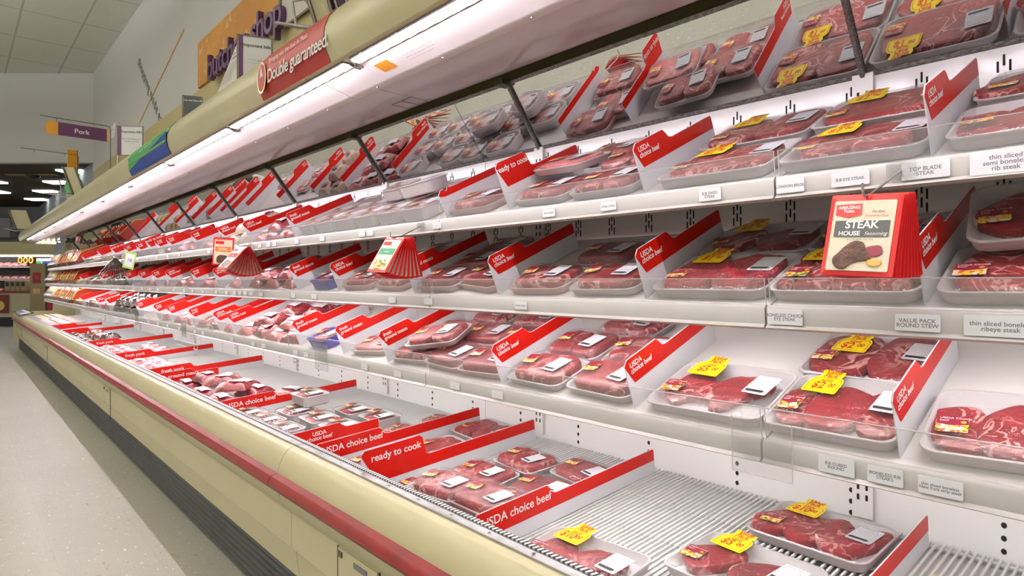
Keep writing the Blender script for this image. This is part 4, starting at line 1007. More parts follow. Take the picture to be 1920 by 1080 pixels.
fill(S1, ['bag_pork', 'pork_flat'], 3.76, 4.22, .01, .34, .2, .14); fill(S1, PK, 4.3, 4.8, .01, .20, .2, .14); fill(S1, PK, 4.9, 5.4, .01, .20, .2, .14); fill(S1, ['bag_black', 'bag_sausage'], 5.87, 6.27, .01, .36, .2, .15)
fill(S1, ['bag_pink'], 6.35, 6.85, .01, .36, .2, .15); fill(S1, ['bag_yellow'], 7.0, 7.55, .01, .36, .16, .115, .001); fill(S1, ['bag_yellow'], 7.65, 8.65, .01, .15, .18, .12)
[fill(S1, ['round_pack'], q0, q1, .02, .38, .17, .18, .001, .002, 0, 1) for q0, q1 in ((9.40, 9.95), (10.05, 10.60), (10.70, 11.20))]; fill(S1, ['bag_yellow'], 11.28, 11.5, .02, .3, .16, .12); fill(S1, ['cream_box'], 11.5, 12.4, .02, .40, .17, .19, .001, .002, 0, 2)

# --- settle them: keep clear of guards, dividers and one another, rest stacked ones on those below
EXT = {}
for kd, ps in PROTO.items():
    xs = [v.co for p in ps[:1] for v in p[1].vertices]; zs = [(v.co.z + (p[2].translation.z if p[2] else 0)) for p in ps for v in p[1].vertices]
    EXT[kd] = (max(abs(c.x) for c in xs), max(abs(c.y) for c in xs), max(zs))
def ext(it):
    ex, ey, ez = EXT[it[1]]; sc = it[8]; sx, sy = (sc[0], sc[1]) if isinstance(sc, tuple) else (sc, sc)
    a = math.radians(it[5]); c, n = abs(math.cos(a)), abs(math.sin(a)); ex *= sx; ey *= sy
    if it[1] in ('round_pack', 'cream_box') and it[0] is not DECK: ey *= .85
    k = .93
    return (ex * c + ey * n * k, ey * c + ex * n * k, ez * (sc if not isinstance(sc, tuple) else 1))
def clamp(it):
    e = ext(it); lo = e[1] + (.006 if it[0] is DECK else .017); hi = it[0].depth - e[1] - .012 + (.0 if it[0] is not DECK else -.0)
    it[3] = min(max(it[3], lo), max(hi, lo))
floorers = [it for it in ITEMS if it[4] < .018]
uppers = [it for it in ITEMS if it[4] >= .018]
for it in ITEMS: clamp(it)
DIVT = {lv.name: [t for (n_, t) in DIVS if n_ == lv.name] for lv in (DECK, S3, S2, S1)}
for rnd_ in range(40):
    for lv in (DECK, S3, S2, S1):
        L = sorted([it for it in floorers if it[0] is lv], key=lambda q: q[2])
        for i, a in enumerate(L):
            ea = ext(a)
            for b in L[i + 1:]:
                if b[2] - a[2] > .32: break
                eb = ext(b); ot = ea[0] + eb[0] + .002 - (b[2] - a[2]); ov_ = ea[1] + eb[1] + .002 - abs(b[3] - a[3])
                if ot > 0 and ov_ > 0:
                    if ot < ov_ or ov_ > .05: a[2] -= ot * .3; b[2] += ot * .3
                    else:
                        sg = 1 if b[3] >= a[3] else -1
                        a[3] -= sg * ov_ * .3; b[3] += sg * ov_ * .3
            clamp(a)
        for a in L:
            if a[2] > 6.6: continue
            ea = ext(a)
            for td in DIVT[lv.name]:
                if abs(a[2] - td) < ea[0] + .006: a[2] += (1.0 if a[2] > td else -1.0) * (ea[0] + .006 - abs(a[2] - td))
for u in sorted(uppers, key=lambda q: q[4]):
    eu = ext(u); top = 0
    for td in DIVT[u[0].name]:
        if u[2] < 6.6 and abs(u[2] - td) < eu[0] + .008: u[2] = td + (1 if u[2] > td else -1) * (eu[0] + .008)
    for it in floorers + [q for q in uppers if q[4] < u[4] - .01]:
        if it[0] is u[0] and abs(it[2] - u[2]) < (ext(it)[0] + eu[0]) * .8 and abs(it[3] - u[3]) < (ext(it)[1] + eu[1]) * .8:
            top = max(top, ext(it)[2] * (1 if it[1].startswith(('roast', 'value', 'pork', 'ground', 'blue')) else .75) + (it[4] if it[4] < .018 else 0))
    if top > 0: u[4] = top + .002 + (abs(math.sin(math.radians(u[6]))) * eu[1])
# --- instance them with labels that single each one out
def layer_of(it): return 'upper layer' if it[4] > .02 and it[0] is not S1 or it[4] > .025 else ''
groups = {}
for it in ITEMS: groups.setdefault((it[0].name, it[1]), []).append(it)
for (ln, kd), its in groups.items():
    its.sort(key=lambda q: (round(q[2] / .09), q[3]))
    name, look, cat = LOOK[kd]
    for n, it in enumerate(its):
        lv, kind, t, v, w_, rz, rx, ry, sc, price, tp = it
        onm = 'bottom deck' if lv is DECK else lv.name
        if len(its) == 1: lab = '%s, the only one on the %s' % (look, onm)
        else: lab = '%s%s, %s from near end, %s' % (look, ', stacked on others' if w_ > .025 else '', ORD[n] if n < len(ORD) else 'number %d' % (n + 1), onm)
        if price: lab = '%s, yellow $%s tag, %s from near end, %s' % (look.replace(' of ', ', '), price, ORD[n], onm)
        if kind in ('round_pack', 'cream_box') and lv is not DECK: rx = 38; M = lv.M(t, v, w_ + .0, rz) @ T(0, .0, .064) @ RX(rx)
        else: M = lv.M(t, v, w_, rz) @ RX(rx) @ RY(ry)
        if isinstance(sc, tuple): M = M @ Matrix.Diagonal((*sc, 1))
        elif sc != 1: M = M @ Matrix.Scale(sc, 4)
        root = thing(name, lab, cat, M, '%s on the %s' % (LOOK[kd][1].split(' of ')[0] + 's', onm))
        for pn, pme, pM, subs in PROTO[kind]:
            if t > 6 and pn in ('lettering', 'wrap', 'brand_sticker'): continue
            if t > 3.6 and pn == 'wrap' and w_ < .02 and v > .25: continue
            o = obj(pn, pme, root, pM)
            if subs and t < 3:
                for sn, sme, sM in subs: obj(sn, sme, o, sM)
        if price:
            o = obj('value_tag', TAGM, root, T(tp[0], tp[1], HV + .010) @ RZ(-3) @ Matrix.Diagonal((.95, 1.34, 1, 1)), 'yellow value pack tag')
            obj('heading', text_mesh('Value\nPack', .0165, 'tag_red', 'CENTER', 0, .0004, 1.0, .7, .15), o, T(0, .0305, .0011))
            obj('lettering', text_mesh('save', .015, 'tag_red', 'CENTER', 0, .0002), o, T(0, .0115, .0012))
            obj('price', text_mesh('$' + price, .026, 'tag_red', 'CENTER', 0, .0006), o, T(-.009, -.004, .0012))
            obj('cents', text_mesh('00', .015, 'tag_red', 'CENTER', 0, .0004), o, T(.018, -.001, .0012))
            obj('small_print', text_mesh('or more\n---- ---- --- -------', .0042, 'tag_red', 'CENTER'), o, T(.0, -.0145, .0012))

# ================================================================ price tags on the rails
def rail_tag(lv, t, txt, w_, h_, n, mat='paper', size=.008):
    a, z = lv.a0 - .0135, H + lv.h0 - .0155
    desc = ('reading ' + txt.replace('\n', ' ').lower()) if txt else 'with small print'
    root = thing('price_tag', 'shelf tag %s, %s from near end, %s' % (desc, ORD[n] if n < len(ORD) else 'number %d' % n, lv.name), 'price tag', face_aisle(a, t, z) @ RX(2), 'tags on the shelf rails')
    obj('card', MB().plate(rr(w_, h_, .002, 2), 0, .0008, mat).mesh('card', False), root)
    if txt: obj('lettering', text_mesh(txt, size, 'lettering_grey', 'CENTER', 0, .0001, 1.0, .85), root, T(0, -.001, .001))
    elif t < 5: obj('lettering', text_mesh('-----', .006, 'lettering_grey'), root, T(0, 0, .001))
def tags(lv, near, far):
    n = 0
    for px, txt, w_, h_, sz in near: rail_tag(lv, t_at(lv.a0, px), txt, w_, h_, n, size=sz); n += 1
    for px in far: rail_tag(lv, t_at(lv.a0, px), '', .045, .020, n); n += 1
tags(S1, [(1890, 'thin sliced\nsemi boneless\nrib steak', .085, .034, .0095), (1740, 'TOP BLADE\nSTEAK', .065, .026, .0085), (1600, 'B.B EYE STEAK', .060, .024, .007), (1488, 'LONDON BROIL', .050, .026, .007), (1338, 'B.B SWISS\nSTEAK', .048, .024, .008), (1148, 'SWISS STEAK', .045, .020, .007), (1036, 'EYE STEAK', .045, .020, .007)],
     [826, 700, 685, 610, 562, 520, 508, 492, 476, 396, 340, 318, 298, 280, 262, 248, 230, 218, 206, 196])
tags(S2, [(1880, 'thin sliced boneless\nribeye steak', .085, .030, .009), (1725, 'VALUE PACK\nROUND STEW', .060, .026, .0085), (1478, 'BONELESS CHUCK\nEYE STEAK', .062, .028, .008), (984, 'BLADE STEAK', .045, .02, .006)],
     [810, 742, 595, 555, 495, 476, 465, 455, 445, 430, 410, 385, 365, 350, 330, 300, 285, 270, 255, 240, 225, 210])
tags(S3, [(1768, 'thin sliced boneless\nNew York strip steak', .056, .026, .0060), (1665, 'BONELESS RIB\nSTEAKS', .050, .026, .0070), (1574, 'B.B CUBED\nROUND', .056, .028, .0070)],
     [940, 860, 752, 690, 580, 560, 500, 480, 440, 385, 370, 340, 318, 300, 282])
# clear hanging sign holders on the lowest shelf
for n, (px, y0_) in enumerate(((1438, 0), (612, 0), (352, 0), (262, 0))):
    t = t_at(S3.a0, px); root = thing('clear_sign_holder', 'clear plastic sign holder over a shelf joint, %s from near end on lowest shelf' % ORD[n], 'sign holder', face_aisle(S3.a0 - .02, t, H + S3.h0 - .005) @ RX(0))
    mb = MB(); mb.add([(-.055, -.055, .0), (.055, -.055, 0), (.055, .045, .004), (-.055, .045, .004)], [(0, 1, 2, 3)], 'acrylic')
    for a_, b_ in (((-.055, -.055, 0), (.055, -.055, 0)), ((.055, -.055, 0), (.055, .045, .004)), ((-.055, -.055, 0), (-.055, .045, .004)), ((-.055, -.03, .001), (.055, -.03, .001))): mb.tube([a_, b_], .0009, 'acrylic_edge', 4)
    obj('pocket', mb.mesh('pocket', False, False), root)

# ================================================================ seasoning packets on hooks
def packet_proto(w, h, kind):
    mb = MB(); th = .0026
    def lp(s1, s2, z): return [(x * s1, y * s2 - h / 2 + .008, z) for x, y in rr(w, h, .003, 3)]
    mb.loft([lp(1, 1, 0), lp(1, 1, .0008), lp(.88, .90, th * .6), lp(.5, .5, th)], 'packet_red' if kind != 'dark' else 'packet_dark')
    mb.loft([lp(1, 1, -.0002), lp(.9, .9, -.0008), lp(.5, .5, -.001)], 'packet_red' if kind != 'dark' else 'packet_dark')
    me = mb.mesh('pouch'); parts = [('pouch', me, None)]
    m2 = MB(); m2.plate([(x, y) for x, y in rr(w * .86, h * .86, .002, 2, 0, -h / 2 + .006)], th + .0002, th + .0006, 'cream_paper'); parts.append(('front_print', m2.mesh('print', False), None))
    z = th + .0010
    if kind == 'steak':
        m3 = MB(); m3.plate(rr(w * .76, h * .20, .001, 1, 0, -h * .37), z, z + .0003, 'banner'); m3.plate([(-w * .40, -h * .07), (-w * .04, -h * .06), (-w * .02, -h * .20), (-w * .20, -h * .235), (-w * .39, -h * .20)], z, z + .0003, 'packet_red'); parts.append(('banner', m3.mesh('banner', False), None))
        parts += [('lettering', text_mesh('STEAK', h * .13, 'lettering_white', 'CENTER', 0, .0004, .95), T(0, -h * .325, z + .0006)), ('lettering', text_mesh('HOUSE', h * .075, 'lettering_white', 'CENTER', 0, .0003), T(-w * .16, -h * .43, z + .0006)),
                  ('lettering', text_mesh('Seasoning', h * .062, 'lettering_white', 'CENTER', 0, 0, 1, 1, .4), T(w * .20, -h * .43, z + .0006)), ('lettering', text_mesh('AMAZING\nTaste', h * .055, 'lettering_white', 'CENTER', 0, .0002, 1, .8), T(-w * .21, -h * .13, z + .0006)),
                  ('lettering', text_mesh('For Easy', h * .04, 'lettering_black', 'CENTER', 0, 0, 1, 1, .4), T(w * .2, -h * .16, z + .0006)), ('lettering', text_mesh('Memorable Meals', h * .035, 'tag_red', 'CENTER', 0, 0, 1, 1, .4), T(w * .18, -h * .21, z + .0006)),
                  ('lettering', text_mesh('ALL NATURAL   NO MSG', h * .026, 'lettering_grey', 'CENTER'), T(0, -h * .50, z + .0006))]
        m4 = MB(); blob(m4, tbone(w * .50, h * .30), .0012, -w * .08, -h * .70, z, 3, 'cooked', rot=.5, rough=.0004); blob(m4, oval(w * .2, h * .09), .0014, w * .24, -h * .78, z, 5, 'pack_orange', n=12, rough=.0002); blob(m4, oval(w * .24, h * .14), .0008, w * .22, -h * .64, z, 6, 'maroon', n=14, rough=.0002); parts.append(('steak_picture', m4.mesh('picture'), None))
    else:
        m3 = MB(); m3.plate(rr(w * .76, h * .18, .001, 1, 0, -h * .36), z, z + .0003, 'banner_orange' if kind == 'pork' else ('green_print' if kind == 'green' else 'packet_red')); m3.plate(rr(w * .4, h * .1, .001, 1, -w * .18, -h * .13), z, z + .0003, 'packet_red'); parts.append(('banner', m3.mesh('banner', False), None))
        parts.append(('lettering', text_mesh('PORK' if kind == 'pork' else '----', h * .12, 'lettering_white', 'CENTER', 0, .0003), T(0, -h * .36, z + .0006)))
        m4 = MB(); blob(m4, oval(w * .6, h * .3), .0012, 0, -h * .72, z, 4, 'cooked' if kind != 'green' else 'food_print', n=20, rough=.0003); parts.append(('dish_picture', m4.mesh('picture'), None))
    return parts
def packets(n, px, py, a_tip, kind, w, h, a0, a1, label, grp, yaw=0, hookpx=None, da=.007):
    t = t_at(a_tip, px); z = H + h_at(a_tip, px, py)
    hk = thing('peg_hook', 'thin metal peg hook holding ' + grp, 'hook')
    t2 = t_at(S1.a0 - .012, hookpx) if hookpx else t
    mb = MB(); zb = H + S1.h0 - .012
    mb.tube([(S1.a0 - .014, t2, zb), (a_tip + .02, t, z + .004), (a_tip - .006, t, z - .002), (a_tip - .013, t, z + .004), (a_tip - .014, t, z + .016)], .0019, 'metal', 6); obj('wire', mb.mesh('wire'), hk)
    mb = MB(); mb.box(S1.a0 - .0175, S1.a0 - .0140, t2 - .02, t2 + .02, zb - .010, zb + .014, 'acrylic'); obj('clip', mb.mesh('clip', False), hk)
    P = packet_proto(w, h, kind)
    for i in range(n):
        f_ = i / max(1, n - 1); aa = a_tip + .002 + i * da
        if aa > S1.a0 - .03: aa = S1.a0 - .03
        k_ = (aa - a_tip) / (S1.a0 - a_tip)
        M = face_aisle(aa, t + (t2 - t) * k_, z + .003 * k_ - .006) @ RY(yaw) @ RZ(-3 + 5 * f_) @ RX(-(a0 + (a1 - a0) * f_))
        root = thing('seasoning_packet', '%s, %s from the front of its peg' % (label, ORD[i]), 'seasoning packet', M, grp)
        for j, (pn, me, pM) in enumerate(P):
            if i > 0 and j > 2: continue
            obj(pn, me, root, pM)
packets(9, 1624, 366, .985, 'steak', .096, .122, 14, -8, 'red and cream steak seasoning packet', 'steak seasoning packets under the top shelf', yaw=0, hookpx=1690, da=.006)
packets(9, 739, 446, .985, 'green', .085, .125, 34, -16, 'red packet with green lettering', 'red and green seasoning packets', yaw=10, hookpx=790, da=.006)
packets(11, 452, 462, .985, 'stew', .09, .14, 42, -30, 'red and dark seasoning packet', 'red seasoning packets fanned by pork packs', yaw=10, hookpx=470, da=.006)
packets(1, 420, 446, .97, 'pork', .095, .135, 2, 2, 'red packet with orange PORK banner', 'the single pork seasoning packet', yaw=55, hookpx=428)
packets(12, 212, 484, .985, 'dark', .13, .17, 38, -36, 'dark red seasoning packet in far fan', 'dark seasoning packets near the sausages', yaw=-8, hookpx=225, da=.007)
o = thing('shelf_talker', 'small green and white card sticking out below the top shelf', 'sign', face_aisle(1.02, t_at(1.02, 243), H + h_at(1.02, 243, 488)) @ RY(45) @ RZ(-14))
obj('card', MB().plate(rr(.09, .13, .003, 2), 0, .001, 'light_green').mesh('card', False), o); obj('print', MB().plate(rr(.07, .10, .002, 2), .0012, .0016, 'paper').mesh('print', False), o); obj('lettering', text_mesh('18', .04, 'blue', 'CENTER'), o, T(0, 0, .002))

# ================================================================ signs standing on the canopy
def yawM(a, t, z, yaw): return T(a, t, z) @ FM @ RZ(yaw)
def info_sign(px, py_top, wpx, hpx, a, lab, yaw, title, sub, frame='dark_metal', body='paper', strip_=True):
    t = t_at(a, px); D = a * SP + t * CP; k = D / FPX; w_, h_ = wpx * k, hpx * k; z = H + (526 - py_top) * k - h_
    root = thing('sign_holder', lab, 'sign', yawM(a, t, z, yaw))
    mb = MB()
    for x in (-w_ / 2, w_ / 2): mb.box(x - .003, x + .003, -.004, .004, -.0, h_, frame)
    mb.box(-w_ / 2, w_ / 2, -.004, .004, 0, .005, frame); mb.box(-w_ / 2, w_ / 2, -.004, .004, h_ - .005, h_, frame)
    zb = z - Z(.8475)
    if zb > 0: mb.box(-.006, .006, -.003, .003, -zb, 0, frame); mb.box(-.05, .05, -.03, .03, -zb, -zb + .004, frame)
    obj('frame', mb.mesh('frame', False), root)
    mb = MB(); mb.box(-w_ / 2 + .004, w_ / 2 - .004, -.0015, .0015, .005, h_ - .005, body)
    if strip_: mb.box(-w_ / 2 + .004, -w_ / 2 + w_ * .16, -.0022, -.0016, .005, h_ - .005, 'purple')
    obj('card', mb.mesh('card', False), root)
    obj('lettering', text_mesh(title, w_ * .14, 'lettering_black' if body == 'paper' else 'lettering_white', 'CENTER', 0, .0003), root, T(w_ * .06, -.003, h_ * .80) @ RX(90))
    if sub: obj('small_print', text_mesh(sub, w_ * .085, 'lettering_grey', 'CENTER', 0, 0, 1, 1.2), root, T(w_ * .06, -.003, h_ * .48) @ RX(90))
info_sign(478, 68, 60, 92, 1.02, 'framed Important Info sign in front of the butcher shop letters', 22, 'Important Info', '---- -- -- ground\n--- ------ of USA')
info_sign(244, 236, 44, 56, 1.02, 'small framed Important Info sign beside the hanging Pork sign', 8, 'Important Info', 'All U.S.A. & farm pork\nProduct of USA\n--- ------')
info_sign(361, 180, 33, 44, 1.0, 'small dark card reading Soup and Stew Meat', 20, 'Soup and Stew Meat', '', 'dark_metal', 'banner', False)
def canopy_sheet(a, pts, lab, lines):
    t0 = t_at(a, pts[0][0]); z0 = Z(.84); root = thing('folded_card', lab, 'sign', face_aisle(a, t0, z0))
    P = [(t0 - t_at(a, x), H + h_at(a, x, y) - z0) for x, y in pts]
    mb = MB(); mb.plate(P, -.002, 0, 'white_panel'); cd_ = obj('card', mb.mesh('card', False), root)
    mb = MB()
    for (x0, y0), (x1, y1), th in lines:
        A = (t0 - t_at(a, x0), H + h_at(a, x0, y0) - z0); B = (t0 - t_at(a, x1), H + h_at(a, x1, y1) - z0)
        mb.quad((A[0], A[1], .001), (B[0], B[1], .001), (B[0], B[1] + th, .001), (A[0], A[1] + th, .001), 'lettering_grey')
    obj('print_lines', mb.mesh('lines', False, False), cd_)
canopy_sheet(1.03, [(403, 186), (436, 162), (446, 154), (457, 71), (446, 77)], 'large cream folded card with printed lines leaning beside the Important Info sign', [((438, 104), (453, 92), .004), ((436, 112), (452, 100), .008)] + [((432 - i * 3, 122 + i * 6), (447 - i * 2, 112 + i * 5), .002) for i in range(8)])
canopy_sheet(1.03, [(202, 262), (214, 257), (217, 228), (208, 240)], 'narrow cream folded card beside the hanging Pork sign', [((205, 248), (214, 242), .006)])
# hanging Pork sign on a rod
def rod_sign(px_r, px_l, y_r, y_l, lab, board):
    a_r = 1.02; t = t_at(a_r, px_r); u = (px_l - 960) / FPX; a_l = t * (SP + u * CP) / (CP - u * SP)
    D = a_r * SP + t * CP; z = H + (526 - y_r) * D / FPX; 
    root = thing('aisle_sign', lab, 'sign', T(a_r, t, z))
    mb = MB(); mb.tube([(0, 0, Z(.8475) - z), (0, 0, -.02), (-.01, 0, -.004), (-.03, 0, 0), (a_l - a_r, 0, .012)], .004, 'dark_metal'); mb.box(-.05, .05, -.03, .03, Z(.8475) - z, Z(.8505) - z, 'dark_metal'); obj('rod', mb.mesh('rod'), root)
    L = a_r - a_l
    for f_ in (.25, .78):
        mb = MB(); mb.tube([(-L * f_, 0, .006), (-L * f_ + .004, 0, -.012), (-L * f_, 0, -.024)], .0022, 'dark_metal', 5); obj('hook', mb.mesh('hook'), root)
    if board:
        o = []; h_ = .115; x1 = -.015; x0 = -L * .93
        out = [(x1, -.03), (x0 + .02, -.022), (x0 + .006, -.04), (x0, -.08), (x0 + .006, -.12), (x0 + .02, -.13), (x1, -.135)]
        mb = MB(); m_ = [(x, z_) for x, z_ in out]
        for rng, mt in ((m_, 'purple'),):
            n = len(rng); vs = [(x, -.003, z_) for x, z_ in rng] + [(x, .003, z_) for x, z_ in rng]
            mb.add(vs, [(i, (i + 1) % n, n + (i + 1) % n, n + i) for i in range(n)] + [tuple(range(n)), tuple(range(n, 2 * n))], mt)
        bd = obj('board', mb.mesh('board', False), root)
        if lv is not S1:
            mb = MB(); mb.box(-L2 + .02, L2 - .02, .035, .055, -.020, -.011, 'housing'); hs = obj('under_light', mb.mesh('under_light', False), root)
            mb = MB(); mb.box(-L2 + .03, L2 - .03, .038, .052, -.0225, -.0202, 'shelf_led' if lv is S2 else 'shelf_led_low'); obj('lens', mb.mesh('lens', False), hs)
        mb = MB(); c0 = x0 + .085; out2 = [(c0, -.0225), (x0 + .02, -.022), (x0 + .006, -.04), (x0, -.08), (x0 + .006, -.12), (x0 + .02, -.13), (c0, -.1325)]; n = 7
        for s_ in (-1, 1): mb.add([(x, s_ * .0036, z_) for x, z_ in out2], [tuple(range(n))], 'orange')
        obj('orange_end', mb.mesh('orange_end', False, False), bd)
        obj('orange_edge', MB().box(x1 - .012, x1 + .0004, -.0036, .0036, -.134, -.031, 'orange').mesh('orange_edge', False), bd)
        obj('lettering', text_mesh('Pork', .055, 'lettering_white', 'CENTER', 0, .0006), bd, T(-L * .42, -.0045, -.082) @ RX(90))
    return root
rod_sign(207, 75, 237, 217, 'purple hanging sign reading Pork with an orange end', True)
rod_sign(147, 38, 291, 273, 'empty sign rod farther along the canopy than the Pork sign', False)
t = t_at(1.02, 137); D = 1.02 * SP + t * CP
o = thing('aisle_sign', 'orange and white sign seen edge-on below the empty rod', 'sign', yawM(1.0, t - .1, Z(.84), 62))
hh = (526 - 283) * D / FPX - .84
obj('card', MB().box(-.05, .05, -.002, .002, .02, hh, 'paper').mesh('card', False), o); obj('orange_band', MB().box(-.05, .05, -.0032, -.0022, hh * .55, hh * .99, 'orange').mesh('band', False), o); obj('edge_trim', MB().box(.05, .056, -.006, .006, 0, hh, 'black').mesh('edge', False), o)
# wire sign racks on the canopy
def wire_rack(px, s_, lab, cards):
    t = t_at(.97, px); root = thing('wire_sign_rack', lab, 'rack', yawM(.97, t, Z(.838), 18) @ Matrix.Scale(s_, 4))
    mb = MB(); r = .0035
    mb.tube([(-.13, 0, .02), (-.05, -.05, .0), (.03, -.03, .01), (.11, -.02, .03), (.115, -.02, .05), (.04, .02, .02), (-.04, .05, .03), (-.13, 0, .02)], r, 'metal')
    obj('base_loop', mb.mesh('base_loop'), root)
    mb = MB(); mb.tube([(-.08, .03, .02), (-.09, .03, .09), (-.06, .03, .10), (-.02, .0, .02)], r, 'metal'); obj('clip', mb.mesh('clip'), root)
    for i, (x, tl, hh, w_) in enumerate(cards):
        fr = MB(); dx = -tl * hh
        for xx in (x, x + w_): fr.tube([(xx, -.01 - .01 * i, .01), (xx + dx, -.01, hh)], .005, 'dark_metal')
        fr.tube([(x, -.01 - .01 * i, .012), (x + w_, -.01 - .01 * i, .012)], .005, 'dark_metal'); f = obj('frame', fr.mesh('frame'), root)
        c = MB(); c.add([(x, -.006, .015), (x + w_, -.006, .015), (x + w_ + dx, -.006, hh), (x + dx, -.006, hh)], [(0, 1, 2, 3)], ('case_panel', 'purple', 'brown_box')[i % 3]); obj('card', c.mesh('card', False), f)
    mb = MB(); mb.tube([(.09, -.02, .03), (.15, -.03, .06), (.17, -.03, .09), (.17, -.02, .26)], r, 'metal'); obj('side_wire', mb.mesh('side_wire'), root)
wire_rack(618, 1.35, 'large wire sign rack with tilted dark frames at the canopy top', ((-.03, .28, .30, .05), (.035, .28, .30, .035), (.06, .25, .30, .055)))
o = thing('info_card', 'white card reading Product of USA behind the wire rack', 'sign', yawM(1.03, t_at(1.03, 648), Z(.84), 24))
obj('card', MB().box(-.07, .07, -.001, .001, .0, .16, 'paper').mesh('card', False), o); obj('lettering', text_mesh('Product of USA', .022, 'lettering_black'), o, T(0, -.002, .055) @ RX(90)); obj('purple_header', MB().box(-.07, .07, -.0016, -.0011, .085, .16, 'purple').mesh('head', False), o)
wire_rack(148, 2.1, 'wire sign rack with a green disc card farther along the canopy', ((-.02, .3, .15, .05),))
t = t_at(.96, 139); o = thing('round_sign', 'green round card in the far wire rack', 'sign', yawM(.96, t, Z(.99), 0))
obj('disc', MB().plate([(.10 * math.cos(i * .2618), .10 * math.sin(i * .2618)) for i in range(24)], 0, .003, 'green').mesh('disc', False), o, RX(90)); obj('stand', MB().box(-.01, .01, -.004, .004, -.15, -.09, 'dark_metal').mesh('stand', False), o)
wire_rack(52, 2.6, 'wire sign rack at the far end of the canopy', ((-.06, .3, .14, .10),))

# ================================================================ wire baskets on the deck, far end
for n, (tt, v0, v1) in enumerate(((9.35, .02, .55), (8.25, .02, .55), (6.55, .0, .0), (5.45, .52, .54))):
    if n == 2: continue
    root = thing('wire_divider', ('white wire divider beside the round tubs', 'white wire divider beside the flat red packs', '', 'white wire divider by the pink pork bags')[n], 'divider', DECK.M(tt - .1, 0))
    mb = MB(); 
    if n < 2:
        for z in (.005, .05, .09): mb.tube([(0, v0, z), (0, v1, z)], .003, 'wire_white', 4)
        for i in range(9): y = v0 + i * (v1 - v0) / 8; mb.tube([(0, y, .003), (0, y, .092)], .002, 'wire_white', 4)
    else:
        for z in (.005, .05, .09): mb.tube([(-.3, v0, z), (.3, v0, z)], .003, 'wire_white', 4)
        for i in range(9): x = -.3 + i * .075; mb.tube([(x, v0, .003), (x, v0, .092)], .002, 'wire_white', 4)
    obj('grid', mb.mesh('grid'), root)
root = thing('sign_card_holder', 'black wire frame with blue printed cards lying on the far bumper', 'sign', T(.80, 12.35, .60) @ RY(-8))
mb = MB(); mb.tube([(-.07, -.75, 0), (.10, -.75, .01), (.10, .35, .02), (-.07, .35, .01), (-.07, -.75, 0)], .008, 'black'); obj('frame', mb.mesh('frame'), root)
for i in range(3): c = obj('card', MB().box(-.05, .06, -.65 + i * .33, -.40 + i * .33, .0, .03, 'paper').mesh('card', False), root); obj('blue_print', MB().box(-.05, .01, -.64 + i * .33, -.42 + i * .33, .031, .034, 'blue').mesh('print', False), c)

# ================================================================ beyond the end of the case
FW = FM
def fx(px, D): return (px - 960) / FPX * D
Df = 15.1
root = thing('far_display_case', 'cream display case across the end of the aisle with red rail', 'display case', FW @ T(fx(20, Df), Df, 0))
mb = MB(); mb.box(-4.5, 1.0, 0, .9, .22, .84, 'case_cream'); mb.box(-4.5, 1.0, .75, .9, .84, 2.05, 'kick_dark'); obj('body', mb.mesh('body', False), root)
mb = MB(); mb.box(-4.5, 1.0, .08, .9, .0, .22, 'black'); obj('kick_plate', mb.mesh('kick', False), root)
mb = MB(); mb.box(-4.5, 1.0, -.03, .0, .80, .85, 'rail_red'); obj('bumper_rail', mb.mesh('rail', False), root)
mb = MB(); mb.prism_y([(0, 1.85), (0, 1.75), (.1, 1.72), (.9, 1.72), (.9, 2.05), (.2, 2.05), (.05, 1.98)], 0, 1, 'wall_tan')
mm = mb.mesh('canopy'); o = obj('canopy', mm, root, Matrix(((0, 5.5, 0, -4.5), (1, 0, 0, .15), (0, 0, 1, 0), (0, 0, 0, 1))))
for z in (1.1, 1.42):
    mb = MB(); mb.box(-4.5, 1.0, .40, .75, z, z + .02, 'white_enamel'); obj('shelf', mb.mesh('shelf', False), root)
mb = MB(); mb.box(-4.4, .95, .30, .36, 1.69, 1.715, 'far_led'); obj('lamp', mb.mesh('lamp', False), root)
rr2 = random.Random(4)
for n in range(10):
    for L_i, (z, yy) in enumerate(((.845, .25), (1.122, .5), (1.442, .5))):
        px = -50 + n * 16
        if (L_i == 2 and 25 < px < 106) or (L_i == 0 and -4 < px < 48): continue
        kd = ('bag_pork', 'bag_pink', 'bag_pork')[L_i]
        o = thing('vacuum_pack', 'small bright meat pack in the far case, %s shelf up, %s from the frame edge' % (ORD[L_i], ORD[n]), 'packaged meat', FW @ T(fx(px, Df), Df + yy, z + (.05 if L_i else .02)) @ RX(35 if L_i else 10) @ Matrix.Scale(1.08, 4), 'meat packs in the far case')
        obj('vacuum_bag', PROTO[kd][0][1], o); 
for n, px in enumerate((39, 49, 59)):
    o = thing('oval_label_pack', 'yellow ringed oval pack on the far case top shelf, %s from the frame edge' % ORD[n], 'packaged meat', FW @ T(fx(px, 15.6), 15.58, 1.465))
    obj('front_label', OV, o, T(0, 0, .14) @ RX(90) @ RZ(90) @ Matrix.Scale(1.45, 4)); obj('pack', rbox('pk', .10, .08, .22, 'pack_brown', None), o, T(0, .05, 0))
for n, (px, c_) in enumerate(((76, 'green'), (88, 'blue'), (98, 'blue'))):
    o = thing('food_bag', '%s and white bag in the far case, %s from oval packs' % (c_, ORD[n]), 'packaged food', FW @ T(fx(px, 15.6), 15.58, 1.444)); obj('bag_body', rbox('b', .125, .08, .20, 'paper', None), o); obj('print', rbox('p', .12, .002, .09, c_, None), o, T(0, -.045, .05))
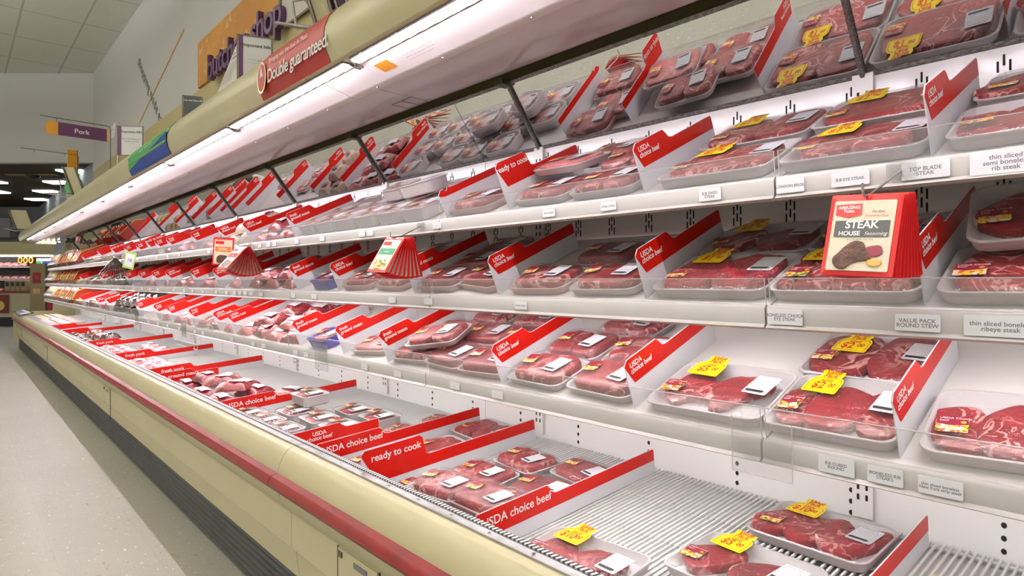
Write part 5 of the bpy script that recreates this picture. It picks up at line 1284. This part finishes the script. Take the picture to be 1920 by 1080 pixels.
# cartons on the far deck
for n in range(4):
    o = thing('cartons', 'dark brown carton on the front ledge of the far case, %s from the frame edge' % ORD[n], 'carton', FW @ T(fx(6 + n * 10, 15.1), 15.32, .843)); obj('box_body', rbox('c', .12, .2, .26, 'brown_box', None), o); obj('window_print', rbox('w', .07, .002, .10, 'black', None), o, T(0, -.101, .12))
o = thing('case_sticker', 'red sticker with yellow ring on the far case front', 'sticker', FW @ T(fx(2, 15.05), 15.07, .50)); obj('backing', MB().box(-.16, .16, -.002, .002, -.18, .26, 'rail_red').mesh('b', False), o); obj('ring', MB().plate([(.10 * math.cos(i * .2618) - .03, .11 * math.sin(i * .2618)) for i in range(24)], .004, .005, 'pack_yellow').mesh('r', False), o, RX(90))
# cardboard display
Dk = 14.2
root = thing('cardboard_display', 'tall brown cardboard display box with red printed panel', 'display', FW @ T(fx(80, Dk), Dk, 0))
obj('carton_body', MB().box(-.21, .13, -.1, .3, .12, H - (557 - 526) / FPX * Dk + .75 + .0, 'brown_box').mesh('body', False), root)
obj('red_panel', MB().box(-.15, .03, -.105, -.101, 1.04, 1.28, 'box_red').mesh('panel', False), root); obj('lettering', text_mesh('-----\n-- ------', .035, 'lettering_white'), root, T(-.06, -.108, 1.17) @ RX(90))
obj('side_panel', MB().box(.135, .30, -.05, .3, .10, 1.0, 'box_red').mesh('side', False), root); obj('food_picture', MB().box(-.14, .02, -.105, -.101, .80, .92, 'food_print').mesh('pic', False), root)
obj('base_box', MB().box(-.24, .34, -.08, .3, 0, .11, 'paper').mesh('base', False), root)
root = thing('aisle_sign', 'small purple sign with orange end under the far wall', 'sign', FW @ T(fx(108, 16.5), 16.5, H + (526 - 447) / FPX * 16.5)); obj('board', MB().box(-.12, .15, 0, .01, 0, .14, 'purple').mesh('b', False), root); obj('orange_end', MB().box(-.15, -.12, 0, .01, 0, .14, 'orange').mesh('o', False), root)
obj('hanger', MB().box(-.01, .01, 0, .01, .14, ZB - H - (526 - 447) / FPX * 16.5, 'dark_metal').mesh('h', False), root)
mb = MB(); mb.box(-24, XB + 3.5, DW - .02, DW, H + .80, H + 1.12, 'wall_tan'); o = far_struct('trim_2', mb)
mb = MB(); mb.box(-24, fx(24, 17.7), DW - .3, DW - .03, H + 1.2, H + 1.75, 'wall_paint'); o = far_struct('trim_3', mb)
